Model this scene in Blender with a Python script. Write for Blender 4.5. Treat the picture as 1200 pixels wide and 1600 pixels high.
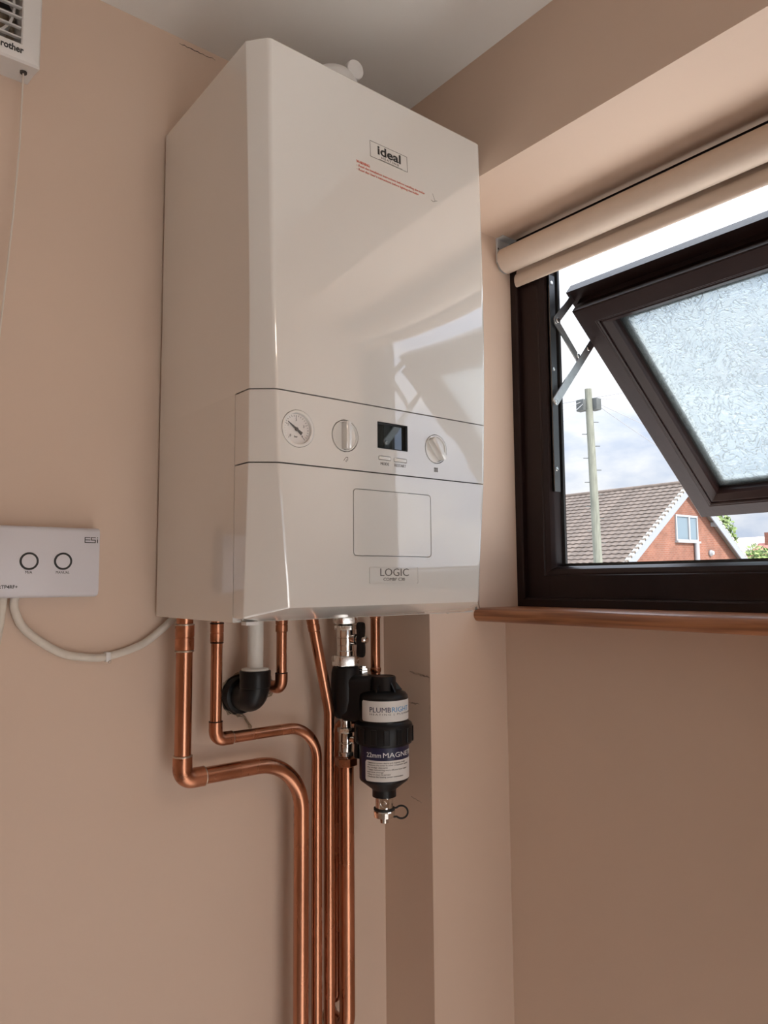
import bpy, bmesh, math, random
from mathutils import Vector, Matrix
random.seed(7)
for o in list(bpy.data.objects): bpy.data.objects.remove(o)
scene = bpy.context.scene
COL = scene.collection
PI = math.pi

# ------------------------------------------------------------------ camera
# origin of the place: foot of the boiler's rear left edge; wall_back is y=0, x runs along it, z is up
cam_d = bpy.data.cameras.new('camera'); cam = bpy.data.objects.new('camera', cam_d); COL.objects.link(cam)
FW = Vector((0.62232, 0.77725, 0.09273)); RT = Vector((0.78103, -0.62445, -0.00750)); UP = Vector((-0.05207, -0.07709, 0.99566))
cam.matrix_world = Matrix(((RT.x, UP.x, -FW.x, -0.39834), (RT.y, UP.y, -FW.y, -1.00736), (RT.z, UP.z, -FW.z, 0.04610), (0, 0, 0, 1)))
cam_d.sensor_fit = 'HORIZONTAL'; cam_d.sensor_width = 36.0; cam_d.lens = 36.0 * 1159.26 / 1200.0
cam_d.clip_start = 0.01; cam_d.clip_end = 500
scene.camera = cam

# ------------------------------------------------------------------ sky and exposure
world = bpy.data.worlds.new('sky'); scene.world = world; world.use_nodes = True
wn = world.node_tree.nodes; wl = world.node_tree.links; wn.clear()
w_out = wn.new('ShaderNodeOutputWorld'); w_bg = wn.new('ShaderNodeBackground')
w_tc = wn.new('ShaderNodeTexCoord'); w_map = wn.new('ShaderNodeMapping'); w_map.inputs['Scale'].default_value = (1, 1, 2.2)
w_n = wn.new('ShaderNodeTexNoise'); w_n.inputs['Scale'].default_value = 4.2; w_n.inputs['Detail'].default_value = 7; w_n.inputs['Roughness'].default_value = 0.55
w_r = wn.new('ShaderNodeValToRGB')
w_r.color_ramp.elements[0].position = 0.36; w_r.color_ramp.elements[0].color = (0.34, 0.42, 0.57, 1)
w_r.color_ramp.elements[1].position = 0.60; w_r.color_ramp.elements[1].color = (0.70, 0.72, 0.75, 1)
e = w_r.color_ramp.elements.new(0.47); e.color = (0.46, 0.525, 0.64, 1)
wl.new(w_tc.outputs['Generated'], w_map.inputs['Vector']); wl.new(w_map.outputs[0], w_n.inputs['Vector'])
wl.new(w_n.outputs['Fac'], w_r.inputs['Fac']); wl.new(w_r.outputs['Color'], w_bg.inputs['Color'])
# overcast sky: brightness rises smoothly from the horizon to the zenith
w_s = wn.new('ShaderNodeSeparateXYZ'); wl.new(w_tc.outputs['Generated'], w_s.inputs[0])
w_m = wn.new('ShaderNodeMapRange'); w_m.inputs['From Min'].default_value = 0.0; w_m.inputs['From Max'].default_value = 1.0
w_m.inputs['To Min'].default_value = 0.95; w_m.inputs['To Max'].default_value = 7.0
w_p = wn.new('ShaderNodeMath'); w_p.operation = 'MULTIPLY'; wl.new(w_s.outputs['Z'], w_p.inputs[0]); wl.new(w_s.outputs['Z'], w_p.inputs[1])
wl.new(w_p.outputs[0], w_m.inputs['Value']); wl.new(w_m.outputs[0], w_bg.inputs['Strength'])
wl.new(w_bg.outputs[0], w_out.inputs[0])
# soft sun added on the made-up doors' side, brightens outdoors and the floor
sun_d = bpy.data.lights.new('sun', 'SUN'); sun_d.energy = 6.5; sun_d.angle = math.radians(8); sun_d.color = (1.0, 0.95, 0.88)
sun = bpy.data.objects.new('sun', sun_d); COL.objects.link(sun); sun.rotation_euler = Vector((0.08, 0.79, -0.62)).to_track_quat('-Z', 'Y').to_euler()
scene.view_settings.view_transform = 'Standard'; scene.view_settings.look = 'None'
scene.view_settings.gamma = 1.0; scene.view_settings.use_curve_mapping = False
scene.view_settings.exposure = 0.40

# ------------------------------------------------------------------ materials
def new_mat(name):
    m = bpy.data.materials.new(name); m.use_nodes = True
    nt = m.node_tree; b = nt.nodes['Principled BSDF']
    return m, nt, b
def mat(name, col, rough=0.5, metal=0.0, var=0.0, vscale=8.0, bump=0.0, bscale=60.0, coat=0.0, spec=None, rvar=0.0, stretch=(1, 1, 1)):
    m, nt, b = new_mat(name)
    b.inputs['Base Color'].default_value = (*col, 1); b.inputs['Roughness'].default_value = rough; b.inputs['Metallic'].default_value = metal
    if coat: b.inputs['Coat Weight'].default_value = coat; b.inputs['Coat Roughness'].default_value = 0.025; b.inputs['Coat IOR'].default_value = 2.4
    if spec is not None: b.inputs['Specular IOR Level'].default_value = spec
    tc = nt.nodes.new('ShaderNodeTexCoord'); mp = nt.nodes.new('ShaderNodeMapping'); mp.inputs['Scale'].default_value = stretch
    nt.links.new(tc.outputs['Object'], mp.inputs['Vector'])
    n = nt.nodes.new('ShaderNodeTexNoise'); n.inputs['Scale'].default_value = vscale; n.inputs['Detail'].default_value = 5
    nt.links.new(mp.outputs[0], n.inputs['Vector'])
    r = nt.nodes.new('ShaderNodeValToRGB')
    r.color_ramp.elements[0].position = 0.3; r.color_ramp.elements[1].position = 0.7
    r.color_ramp.elements[0].color = (*[c * (1 - var) for c in col], 1); r.color_ramp.elements[1].color = (*[min(1, c * (1 + var)) for c in col], 1)
    nt.links.new(n.outputs['Fac'], r.inputs['Fac']); nt.links.new(r.outputs['Color'], b.inputs['Base Color'])
    if rvar:
        mr = nt.nodes.new('ShaderNodeMapRange'); mr.inputs['To Min'].default_value = max(0, rough - rvar); mr.inputs['To Max'].default_value = rough + rvar
        nt.links.new(n.outputs['Fac'], mr.inputs['Value']); nt.links.new(mr.outputs[0], b.inputs['Roughness'])
    if bump:
        n2 = nt.nodes.new('ShaderNodeTexNoise'); n2.inputs['Scale'].default_value = bscale; n2.inputs['Detail'].default_value = 4
        nt.links.new(mp.outputs[0], n2.inputs['Vector'])
        bp = nt.nodes.new('ShaderNodeBump'); bp.inputs['Strength'].default_value = bump; bp.inputs['Distance'].default_value = 0.002
        nt.links.new(n2.outputs['Fac'], bp.inputs['Height']); nt.links.new(bp.outputs[0], b.inputs['Normal'])
    return m
M = {}
M['paint'] = mat('warm_beige_wall_paint', (0.71, 0.54, 0.425), 0.6, var=0.02, vscale=2.5, bump=0.12, bscale=35)
M['ceiling'] = mat('white_ceiling_paint', (0.88, 0.85, 0.81), 0.7, var=0.015, vscale=2, bump=0.1, bscale=25)
M['floor'] = mat('grey_floor_vinyl', (0.72, 0.74, 0.77), 0.5, var=0.03, vscale=4)
M['enamel'] = mat('glossy_white_enamel', (0.80, 0.78, 0.74), 0.25, var=0.0, coat=1.0)
M['gloss'] = mat('glossy_white_plastic', (0.80, 0.785, 0.75), 0.2, coat=1.0)
M['whiteplastic'] = mat('white_plastic', (0.78, 0.76, 0.74), 0.35, var=0.01)
M['esiplastic'] = mat('cool_white_plastic', (0.72, 0.70, 0.74), 0.4, var=0.01)
M['wastepipe'] = mat('white_waste_pipe', (0.72, 0.69, 0.64), 0.4, var=0.05, vscale=30)
M['cable'] = mat('white_flex', (0.72, 0.66, 0.58), 0.5, var=0.05, vscale=60)
M['cord'] = mat('pull_cord', (0.75, 0.68, 0.6), 0.7)
M['joint'] = mat('dark_joint', (0.05, 0.045, 0.04), 0.8)
M['greyline'] = mat('grey_print', (0.12, 0.11, 0.10), 0.5)
M['blackprint'] = mat('black_print', (0.02, 0.02, 0.02), 0.5)
M['redprint'] = mat('red_print', (0.62, 0.10, 0.05), 0.5)
M['navyprint'] = mat('navy_print', (0.02, 0.025, 0.07), 0.5)
M['blueprint'] = mat('blue_print', (0.05, 0.28, 0.55), 0.5)
M['whiteprint'] = mat('white_print', (0.8, 0.8, 0.8), 0.5)
M['labelwhite'] = mat('white_paper_label', (0.74, 0.71, 0.68), 0.45, var=0.02)
M['labelnavy'] = mat('navy_paper_label', (0.012, 0.012, 0.05), 0.4)
M['blackplastic'] = mat('black_plastic', (0.007, 0.007, 0.008), 0.36, var=0.1, bump=0.05, bscale=200, spec=0.3)
M['rubber'] = mat('black_rubber', (0.012, 0.012, 0.012), 0.6)
M['lcd'] = mat('dark_display_glass', (0.03, 0.034, 0.032), 0.05, coat=1.0)
M['dial'] = mat('gauge_dial', (0.80, 0.76, 0.73), 0.4)
M['green'] = mat('green_plastic', (0.01, 0.16, 0.05), 0.4)
M['copper'] = mat('copper_pipe', (0.50, 0.232, 0.14), 0.26, metal=1.0, var=0.22, vscale=22, rvar=0.1, stretch=(1, 1, 0.25))
M['fitting'] = mat('copper_fitting', (0.49, 0.22, 0.13), 0.30, metal=1.0, var=0.3, vscale=45, rvar=0.12)
M['solder'] = mat('solder_ring', (0.55, 0.46, 0.38), 0.35, metal=1.0, var=0.4, vscale=150)
M['flux'] = mat('dark_flux_ring', (0.06, 0.03, 0.02), 0.5, metal=0.6)
M['nickel'] = mat('nickel_plated_brass', (0.74, 0.71, 0.67), 0.12, metal=1.0, var=0.12, vscale=60, rvar=0.08)
M['hexnickel'] = mat('brushed_nickel_nut', (0.80, 0.78, 0.75), 0.27, metal=1.0, var=0.08, vscale=90, rvar=0.06)
M['bracket'] = mat('grey_painted_bracket', (0.66, 0.66, 0.66), 0.45)
M['track'] = mat('dull_steel_track', (0.12, 0.12, 0.12), 0.4, metal=1.0)
M['zinc'] = mat('zinc_plate', (0.58, 0.58, 0.57), 0.4, metal=1.0, var=0.1, vscale=80)
M['upvc'] = mat('dark_brown_window_foil', (0.019, 0.0092, 0.0085), 0.34, var=0.12, vscale=30, bump=0.15, bscale=120, stretch=(1, 1, 0.06), spec=0.25)
M['gasket'] = mat('black_gasket', (0.01, 0.01, 0.01), 0.5)
M['spacer'] = mat('grey_spacer_bar', (0.50, 0.51, 0.50), 0.5, var=0.2, vscale=120)
M['blind'] = mat('cream_blind_fabric', (0.72, 0.60, 0.50), 0.75, var=0.02, vscale=40, bump=0.1, bscale=400)
M['sill'] = None
M['torn'] = mat('torn_plaster', (0.34, 0.25, 0.17), 0.9, var=0.35, vscale=80, bump=0.5, bscale=150)
M['hole'] = mat('raw_hole', (0.03, 0.022, 0.016), 0.95)
M['tear'] = mat('scuffed_plaster', (0.42, 0.31, 0.24), 0.9, var=0.4, vscale=120)
M['pole'] = mat('weathered_pole_wood', (0.13, 0.135, 0.11), 0.85, var=0.25, vscale=6, stretch=(4, 4, 0.4))
M['polebox'] = mat('grey_junction_box', (0.05, 0.055, 0.055), 0.6)
M['wire'] = mat('overhead_wire', (0.20, 0.20, 0.21), 0.6)
M['tile'] = mat('brown_concrete_tile', (0.116, 0.089, 0.072), 0.85, var=0.22, vscale=2.2, bump=0.3, bscale=20)
M['verge'] = mat('pale_verge_mortar', (0.24, 0.235, 0.215), 0.85, var=0.15, vscale=6)
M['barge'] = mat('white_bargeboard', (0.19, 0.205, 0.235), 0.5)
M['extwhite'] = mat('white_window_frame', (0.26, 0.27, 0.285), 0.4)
M['extglass'] = mat('far_window_glass', (0.13, 0.17, 0.20), 0.08)
M['leaf'] = mat('green_leaves', (0.16, 0.22, 0.07), 0.7, var=0.5, vscale=3)
M['bark'] = mat('bark', (0.12, 0.09, 0.06), 0.9)
M['redroof'] = mat('red_tile_roof', (0.36, 0.13, 0.10), 0.85, var=0.2, vscale=3)
M['greyroof'] = mat('grey_tile_roof', (0.36, 0.30, 0.27), 0.85, var=0.2, vscale=3)
M['paving'] = mat('pale_concrete', (0.72, 0.68, 0.62), 0.9, var=0.06, vscale=1.5)
M['grass'] = mat('grass', (0.16, 0.22, 0.08), 0.9, var=0.3, vscale=1.5)

def wood_mat():
    m, nt, b = new_mat('varnished_sill_wood')
    tc = nt.nodes.new('ShaderNodeTexCoord'); mp = nt.nodes.new('ShaderNodeMapping'); mp.inputs['Scale'].default_value = (60, 2.5, 60)
    nt.links.new(tc.outputs['Object'], mp.inputs['Vector'])
    n = nt.nodes.new('ShaderNodeTexNoise'); n.inputs['Scale'].default_value = 2.0; n.inputs['Detail'].default_value = 6; n.inputs['Distortion'].default_value = 0.6
    nt.links.new(mp.outputs[0], n.inputs['Vector'])
    r = nt.nodes.new('ShaderNodeValToRGB'); cr = r.color_ramp
    cr.elements[0].position = 0.32; cr.elements[0].color = (0.17, 0.058, 0.022, 1); cr.elements[1].position = 0.66; cr.elements[1].color = (0.44, 0.18, 0.075, 1)
    nt.links.new(n.outputs['Fac'], r.inputs['Fac']); nt.links.new(r.outputs['Color'], b.inputs['Base Color'])
    b.inputs['Roughness'].default_value = 0.42; b.inputs['Coat Weight'].default_value = 0.15
    return m
M['sill'] = wood_mat()

def brick_mat():
    m, nt, b = new_mat('far_red_brickwork')
    tc = nt.nodes.new('ShaderNodeTexCoord'); sx = nt.nodes.new('ShaderNodeSeparateXYZ'); cx = nt.nodes.new('ShaderNodeCombineXYZ')
    nt.links.new(tc.outputs['Object'], sx.inputs[0]); nt.links.new(sx.outputs['X'], cx.inputs['X']); nt.links.new(sx.outputs['Z'], cx.inputs['Y'])
    bt = nt.nodes.new('ShaderNodeTexBrick'); bt.inputs['Scale'].default_value = 1.0
    bt.inputs['Brick Width'].default_value = 0.225; bt.inputs['Row Height'].default_value = 0.075; bt.inputs['Mortar Size'].default_value = 0.008
    bt.inputs['Color1'].default_value = (0.14, 0.050, 0.029, 1); bt.inputs['Color2'].default_value = (0.17, 0.068, 0.041, 1); bt.inputs['Mortar'].default_value = (0.16, 0.10, 0.08, 1)
    nt.links.new(cx.outputs[0], bt.inputs['Vector'])
    n = nt.nodes.new('ShaderNodeTexNoise'); n.inputs['Scale'].default_value = 2.0; n.inputs['Detail'].default_value = 4; nt.links.new(tc.outputs['Object'], n.inputs['Vector'])
    mx = nt.nodes.new('ShaderNodeMix'); mx.data_type = 'RGBA'; mx.blend_type = 'OVERLAY'; mx.inputs['Factor'].default_value = 0.5
    nt.links.new(bt.outputs['Color'], mx.inputs['A']); nt.links.new(n.outputs['Fac'], mx.inputs['B']); nt.links.new(mx.outputs['Result'], b.inputs['Base Color'])
    b.inputs['Roughness'].default_value = 0.9
    return m
M['brick'] = brick_mat()

def obscured_glass():
    m = bpy.data.materials.new('obscured_patterned_glass'); m.use_nodes = True
    nt = m.node_tree; nt.nodes.clear()
    out = nt.nodes.new('ShaderNodeOutputMaterial')
    g = nt.nodes.new('ShaderNodeBsdfGlass'); g.inputs['IOR'].default_value = 1.30; g.inputs['Roughness'].default_value = 0.03; g.inputs['Color'].default_value = (0.56, 0.60, 0.615, 1)
    tr = nt.nodes.new('ShaderNodeBsdfTranslucent'); tr.inputs['Color'].default_value = (0.9, 0.95, 0.95, 1)
    tp = nt.nodes.new('ShaderNodeBsdfTransparent'); tp.inputs['Color'].default_value = (0.96, 0.99, 0.98, 1)
    mx = nt.nodes.new('ShaderNodeMixShader'); mx.inputs[0].default_value = 0.15
    mx2 = nt.nodes.new('ShaderNodeMixShader'); mx2.inputs[0].default_value = 0.10
    tc = nt.nodes.new('ShaderNodeTexCoord')
    n = nt.nodes.new('ShaderNodeTexNoise'); n.inputs['Scale'].default_value = 27; n.inputs['Detail'].default_value = 1.0; n.inputs['Distortion'].default_value = 3.0
    nt.links.new(tc.outputs['Object'], n.inputs['Vector'])
    s = nt.nodes.new('ShaderNodeMath'); s.operation = 'SUBTRACT'; s.inputs[1].default_value = 0.5
    a = nt.nodes.new('ShaderNodeMath'); a.operation = 'ABSOLUTE'; nt.links.new(n.outputs['Fac'], s.inputs[0]); nt.links.new(s.outputs[0], a.inputs[0])
    p = nt.nodes.new('ShaderNodeMapRange'); p.inputs['From Max'].default_value = 0.05; nt.links.new(a.outputs[0], p.inputs['Value'])
    bp = nt.nodes.new('ShaderNodeBump'); bp.inputs['Strength'].default_value = 0.8; bp.inputs['Distance'].default_value = 0.0025
    nt.links.new(p.outputs[0], bp.inputs['Height']); nt.links.new(bp.outputs[0], g.inputs['Normal'])
    nt.links.new(g.outputs[0], mx.inputs[1]); nt.links.new(tr.outputs[0], mx.inputs[2])
    nt.links.new(mx.outputs[0], mx2.inputs[1]); nt.links.new(tp.outputs[0], mx2.inputs[2])
    nt.links.new(mx2.outputs[0], out.inputs[0])
    return m
M['obscured'] = obscured_glass()
def clear_glass():
    m = bpy.data.materials.new('clear_glass'); m.use_nodes = True
    nt = m.node_tree; nt.nodes.clear(); out = nt.nodes.new('ShaderNodeOutputMaterial')
    tp = nt.nodes.new('ShaderNodeBsdfTransparent'); gl = nt.nodes.new('ShaderNodeBsdfGlossy'); gl.inputs['Roughness'].default_value = 0.02
    fr = nt.nodes.new('ShaderNodeFresnel'); fr.inputs['IOR'].default_value = 1.45; mx = nt.nodes.new('ShaderNodeMixShader')
    nt.links.new(fr.outputs[0], mx.inputs[0]); nt.links.new(tp.outputs[0], mx.inputs[1]); nt.links.new(gl.outputs[0], mx.inputs[2]); nt.links.new(mx.outputs[0], out.inputs[0])
    return m
M['clearglass'] = clear_glass()

# ------------------------------------------------------------------ mesh helpers
class MB:
    def __init__(s): s.v = []; s.f = []
    def add(s, vs, fs):
        k = len(s.v); s.v += [Vector(v) for v in vs]; s.f += [[i + k for i in f] for f in fs]; return s
    def box(s, x0, x1, y0, y1, z0, z1):
        x0, x1 = min(x0, x1), max(x0, x1); y0, y1 = min(y0, y1), max(y0, y1); z0, z1 = min(z0, z1), max(z0, z1)
        return s.add([(x0, y0, z0), (x1, y0, z0), (x1, y1, z0), (x0, y1, z0), (x0, y0, z1), (x1, y0, z1), (x1, y1, z1), (x0, y1, z1)],
                     [(0, 3, 2, 1), (4, 5, 6, 7), (0, 1, 5, 4), (1, 2, 6, 5), (2, 3, 7, 6), (3, 0, 4, 7)])
    def lathe(s, o, axis, prof, n=32, phase=0.0, sx=1.0):
        o = Vector(o); a = Vector(axis).normalized(); t = Vector((0, 0, 1)) if abs(a.z) < 0.9 else Vector((1, 0, 0))
        u = a.cross(t).normalized(); w = a.cross(u).normalized(); vs = []; fs = []
        for r, h in prof:
            for i in range(n):
                an = 2 * PI * i / n + phase; vs.append(o + a * h + u * (r * math.cos(an) * sx) + w * (r * math.sin(an)))
        m = len(prof)
        for k in range(m - 1):
            for i in range(n):
                j = (i + 1) % n; fs.append((k * n + i, k * n + j, (k + 1) * n + j, (k + 1) * n + i))
        fs.append(tuple(reversed(range(n)))); fs.append(tuple(range((m - 1) * n, m * n)))
        return s.add(vs, fs)
    def tube(s, path, r, n=18, caps=True):
        P = [Vector(p) for p in path]; R = r if isinstance(r, (list, tuple)) else [r] * len(P)
        T = [(P[min(i + 1, len(P) - 1)] - P[max(i - 1, 0)]).normalized() for i in range(len(P))]
        t0 = T[0]; ref = Vector((0, 0, 1)) if abs(t0.z) < 0.9 else Vector((0, 1, 0)); u = t0.cross(ref).normalized(); vs = []; fs = []
        for i, p in enumerate(P):
            if i:
                q = T[i - 1].rotation_difference(T[i]); u = q @ u
            w = T[i].cross(u)
            for k in range(n):
                an = 2 * PI * k / n; vs.append(p + u * (R[i] * math.cos(an)) + w * (R[i] * math.sin(an)))
        for i in range(len(P) - 1):
            for k in range(n):
                j = (k + 1) % n; fs.append((i * n + k, i * n + j, (i + 1) * n + j, (i + 1) * n + k))
        if caps: fs.append(tuple(reversed(range(n)))); fs.append(tuple(range((len(P) - 1) * n, len(P) * n)))
        return s.add(vs, fs)
    def prism(s, poly, frame, h0, h1):
        # poly in (a,b); frame = (origin, A, B, N)
        o, A, B, N = [Vector(q) for q in frame]; n = len(poly)
        vs = [o + A * a + B * b + N * h0 for a, b in poly] + [o + A * a + B * b + N * h1 for a, b in poly]
        fs = [tuple(reversed(range(n))), tuple(range(n, 2 * n))] + [(i, (i + 1) % n, n + (i + 1) % n, n + i) for i in range(n)]
        return s.add(vs, fs)
    def ring(s, outer, inner, frame, h0, h1):
        o, A, B, N = [Vector(q) for q in frame]; n = len(outer)
        vs = [o + A * a + B * b + N * h for h in (h0, h1) for L in (outer, inner) for a, b in L]; fs = []
        for i in range(n):
            j = (i + 1) % n
            fs += [(i, n + i, n + j, j), (2 * n + i, 2 * n + j, 3 * n + j, 3 * n + i), (i, j, 2 * n + j, 2 * n + i), (n + i, 3 * n + i, 3 * n + j, n + j)]
        return s.add(vs, fs)
    def mesh(s, name, bevel=0.0, seg=2, angle=32):
        me = bpy.data.meshes.new(name); bm = bmesh.new()
        bv = [bm.verts.new(v) for v in s.v]
        for f in s.f:
            try: bm.faces.new([bv[i] for i in f])
            except ValueError: pass
        bmesh.ops.recalc_face_normals(bm, faces=bm.faces)
        if bevel:
            es = [ed for ed in bm.edges if len(ed.link_faces) == 2 and ed.calc_face_angle(0) > math.radians(25)]
            bmesh.ops.bevel(bm, geom=es, offset=bevel, segments=seg, profile=0.5, affect='EDGES', clamp_overlap=True)
        bm.to_mesh(me); bm.free()
        for p in me.polygons: p.use_smooth = True
        me.set_sharp_from_angle(angle=math.radians(angle))
        return me
def link(name, me, m, parent=None):
    o = bpy.data.objects.new(name, me); COL.objects.link(o)
    if m is not None: me.materials.clear(); me.materials.append(m)
    if parent is not None: attach(o, parent)
    return o
def attach(o, parent):
    o.parent = parent; w = parent.location.copy(); q = parent.parent
    while q is not None: w += q.location; q = q.parent
    o.matrix_parent_inverse = Matrix.Translation(-w) if parent.parent is None else Matrix.Identity(4)
def obj(name, mb, m, parent=None, bevel=0.0, seg=2, angle=32): return link(name, mb.mesh(name, bevel, seg, angle), M[m] if isinstance(m, str) else m, parent)
def tag(o, label=None, cat=None, group=None, kind=None):
    if label: o['label'] = label
    if cat: o['category'] = cat
    if group: o['group'] = group
    if kind: o['kind'] = kind
    return o
def thing(name, loc, label, cat, group=None, kind=None):
    o = bpy.data.objects.new(name, None); COL.objects.link(o); o.location = loc; o.empty_display_size = 0.05
    return tag(o, label, cat, group, kind)
def struct(name, mb, m, label, cat, **k): return tag(obj(name, mb, m, None, **k), label, cat, None, 'structure')
def rrect(x0, x1, y0, y1, r, n=5):
    pts = []
    for cx, cy, a0 in ((x1 - r, y1 - r, 0), (x0 + r, y1 - r, 90), (x0 + r, y0 + r, 180), (x1 - r, y0 + r, 270)):
        for i in range(n + 1):
            a = math.radians(a0 + 90 * i / n); pts.append((cx + r * math.cos(a), cy + r * math.sin(a)))
    return pts
def circ(cx, cy, r, n=40): return [(cx + r * math.cos(2 * PI * i / n), cy + r * math.sin(2 * PI * i / n)) for i in range(n)]
def fillet(pts, rad, n=10):
    P = [Vector(p) for p in pts]; out = [P[0]]
    for i in range(1, len(P) - 1):
        r = rad[i - 1] if isinstance(rad, (list, tuple)) else rad
        a = (P[i - 1] - P[i]).normalized(); b = (P[i + 1] - P[i]).normalized(); ang = a.angle(b)
        if r <= 0 or ang > 3.1: out.append(P[i]); continue
        d = r / math.tan(ang / 2); c = P[i] + (a + b).normalized() * (r / math.sin(ang / 2))
        p0 = P[i] + a * d; p1 = P[i] + b * d; v0 = p0 - c; v1 = p1 - c; tot = v0.angle(v1); ax = v0.cross(v1).normalized()
        for k in range(n + 1): out.append(c + Matrix.Rotation(tot * k / n, 3, ax) @ v0)
    out.append(P[-1]); return out
def dense(path, step):
    P = [Vector(p) for p in path]; out = [P[0]]
    for a, b in zip(P, P[1:]):
        k = max(1, int((b - a).length / step))
        for i in range(1, k + 1): out.append(a.lerp(b, i / k))
    return out
def spline(pts, n=10):
    P = [Vector(p) for p in pts]; P = [2 * P[0] - P[1]] + P + [2 * P[-1] - P[-2]]; out = []
    for i in range(1, len(P) - 2):
        for k in range(n):
            t = k / n; a, b, c, d = P[i - 1], P[i], P[i + 1], P[i + 2]
            out.append(0.5 * ((2 * b) + (c - a) * t + (2 * a - 5 * b + 4 * c - d) * t * t + (3 * b - a - 3 * c + d) * t ** 3))
    out.append(P[-2]); return out
def text_mesh(name, s, size, frame=None, width=None, offset=0.0, extrude=0.00012, align='LEFT', spacing=1.0, line=1.0, warp=None, height=None):
    cu = bpy.data.curves.new(name, 'FONT'); cu.body = s; cu.size = size; cu.offset = offset; cu.extrude = extrude; cu.align_x = 'LEFT'
    cu.space_character = spacing; cu.space_line = line; cu.resolution_u = 3
    ob = bpy.data.objects.new(name, cu); COL.objects.link(ob)
    dg = bpy.context.evaluated_depsgraph_get(); dg.update()
    me = bpy.data.meshes.new_from_object(ob.evaluated_get(dg)); me.name = name
    bpy.data.objects.remove(ob); bpy.data.curves.remove(cu)
    xs = [v.co.x for v in me.vertices]; x0, x1 = min(xs), max(xs); k = (width / (x1 - x0)) if width else 1.0
    ys = [v.co.y for v in me.vertices]; y0, y1 = min(ys), max(ys); ky = (height / (y1 - y0)) if height else 1.0
    sh = {'LEFT': 0, 'CENTER': 0.5, 'RIGHT': 1}[align] * (x1 - x0) * k
    for v in me.vertices:
        x = (v.co.x - x0) * k - sh; y = (v.co.y - (y0 if height else 0)) * ky; z = v.co.z + extrude
        if warp: v.co = warp(x, y, z)
        else:
            o, A, B, N = frame; v.co = Vector(o) + Vector(A) * x + Vector(B) * y + Vector(N) * z
    return me
def text(name, s, size, m, parent, **k): return link(name, text_mesh(name, s, size, **k), M[m], parent)
def cut(o, cutters):
    for c in cutters:
        md = o.modifiers.new('cut', 'BOOLEAN'); md.operation = 'DIFFERENCE'; md.object = c; md.solver = 'EXACT'
    dg = bpy.context.evaluated_depsgraph_get(); dg.update()
    me = bpy.data.meshes.new_from_object(o.evaluated_get(dg)); o.modifiers.clear(); o.data = me
    for p in me.polygons: p.use_smooth = True
    me.set_sharp_from_angle(angle=math.radians(28))
    for c in cutters: bpy.data.objects.remove(c)
def rect_sweep(u0, u1, v0, v1, prof, fn):
    """four mitred members of a rectangular frame; prof = closed list of (inset, depth); fn maps (u,v,depth) to the place"""
    out = []
    for side in range(4):
        mb = MB(); n = len(prof); A = []; Bq = []
        for i, w in prof:
            a, b, c, d = u0 + i, u1 - i, v0 + i, v1 - i
            p, q = [((a, c), (a, d)), ((b, c), (b, d)), ((a, c), (b, c)), ((a, d), (b, d))][side]
            A.append(fn(p[0], p[1], w)); Bq.append(fn(q[0], q[1], w))
        mb.add(A + Bq, [tuple(range(n)), tuple(reversed(range(n, 2 * n)))] + [(k, n + k, n + (k + 1) % n, (k + 1) % n) for k in range(n)])
        out.append(mb)
    return out   # low u, high u, low v, high v

# ------------------------------------------------------------------ the room
X1, X2, XO = 0.4054, 0.5834, 0.70           # face of the right wall, face of its recess, outer face
YR, YE = -0.118, -0.918                      # the recess runs between these
ZF, ZC, ZS = -1.45, 0.8645, 0.669            # floor, ceiling, soffit of the recess
XL, YB = -1.90, -2.45
struct('wall_back', MB().box(XL - 0.2, XO, 0.0, 0.2, ZF - 0.1, ZC + 0.1), 'paint', 'warm beige painted wall that the boiler hangs on', 'wall')
w = MB()
w.box(X1, XO, YR, 0.0, ZF - 0.1, ZC + 0.1)
w.box(X1, XO, YE, YR, 0.686, ZC + 0.1); w.box(X1, 0.6145, YE, YR, ZS, 0.686)
w.box(X2, XO, YE, YR, ZF - 0.1, -0.0226)
w.box(X1, XO, YB - 0.2, YE, ZF - 0.1, ZC + 0.1)
struct('wall_right', w, 'paint', 'beige wall with a deep full-height recess around the window', 'wall')
# wall behind the photographer, with a wide opening added to let in light
W2 = (-0.62, 0.38, -1.42, 0.35)
w = MB(); w.box(XL - 0.2, W2[0], YB - 0.2, YB, ZF - 0.1, ZC + 0.1); w.box(W2[1], X1, YB - 0.2, YB, ZF - 0.1, ZC + 0.1)
w.box(W2[0], W2[1], YB - 0.2, YB, ZF - 0.1, W2[2]); w.box(W2[0], W2[1], YB - 0.2, YB, W2[3], ZC + 0.1)
struct('wall_front', w, 'paint', 'beige wall opposite the boiler with an opening for the added doors', 'wall')
struct('wall_left', MB().box(XL - 0.2, XL, YB, 0.0, ZF - 0.1, ZC + 0.1), 'paint', 'plain beige wall at the far side from the brown window', 'wall')
struct('floor', MB().box(XL, X2, YB, 0.0, ZF - 0.1, ZF), 'floor', 'grey vinyl floor of the room', 'floor')
struct('ceiling', MB().box(XL, XO, YB, 0.0, ZC, ZC + 0.1), 'ceiling', 'off-white plastered ceiling above the boiler', 'ceiling')
win2 = thing('added_window', (W2[0], YB, W2[2]), 'unseen white framed garden doors added opposite the boiler to let in daylight', 'window', kind='structure')  # doors added out of view so sky and sun reach the room
for nm, mb in zip(('frame_jamb', 'frame_jamb', 'frame_bottom_rail', 'frame_head'), rect_sweep(W2[0], W2[1], W2[2], W2[3], [(0, -0.06), (0.05, -0.06), (0.05, -0.12), (0, -0.12)], lambda u, v, d: Vector((u, YB + d, v)))):
    obj(nm, mb, 'extwhite', win2)
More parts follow.
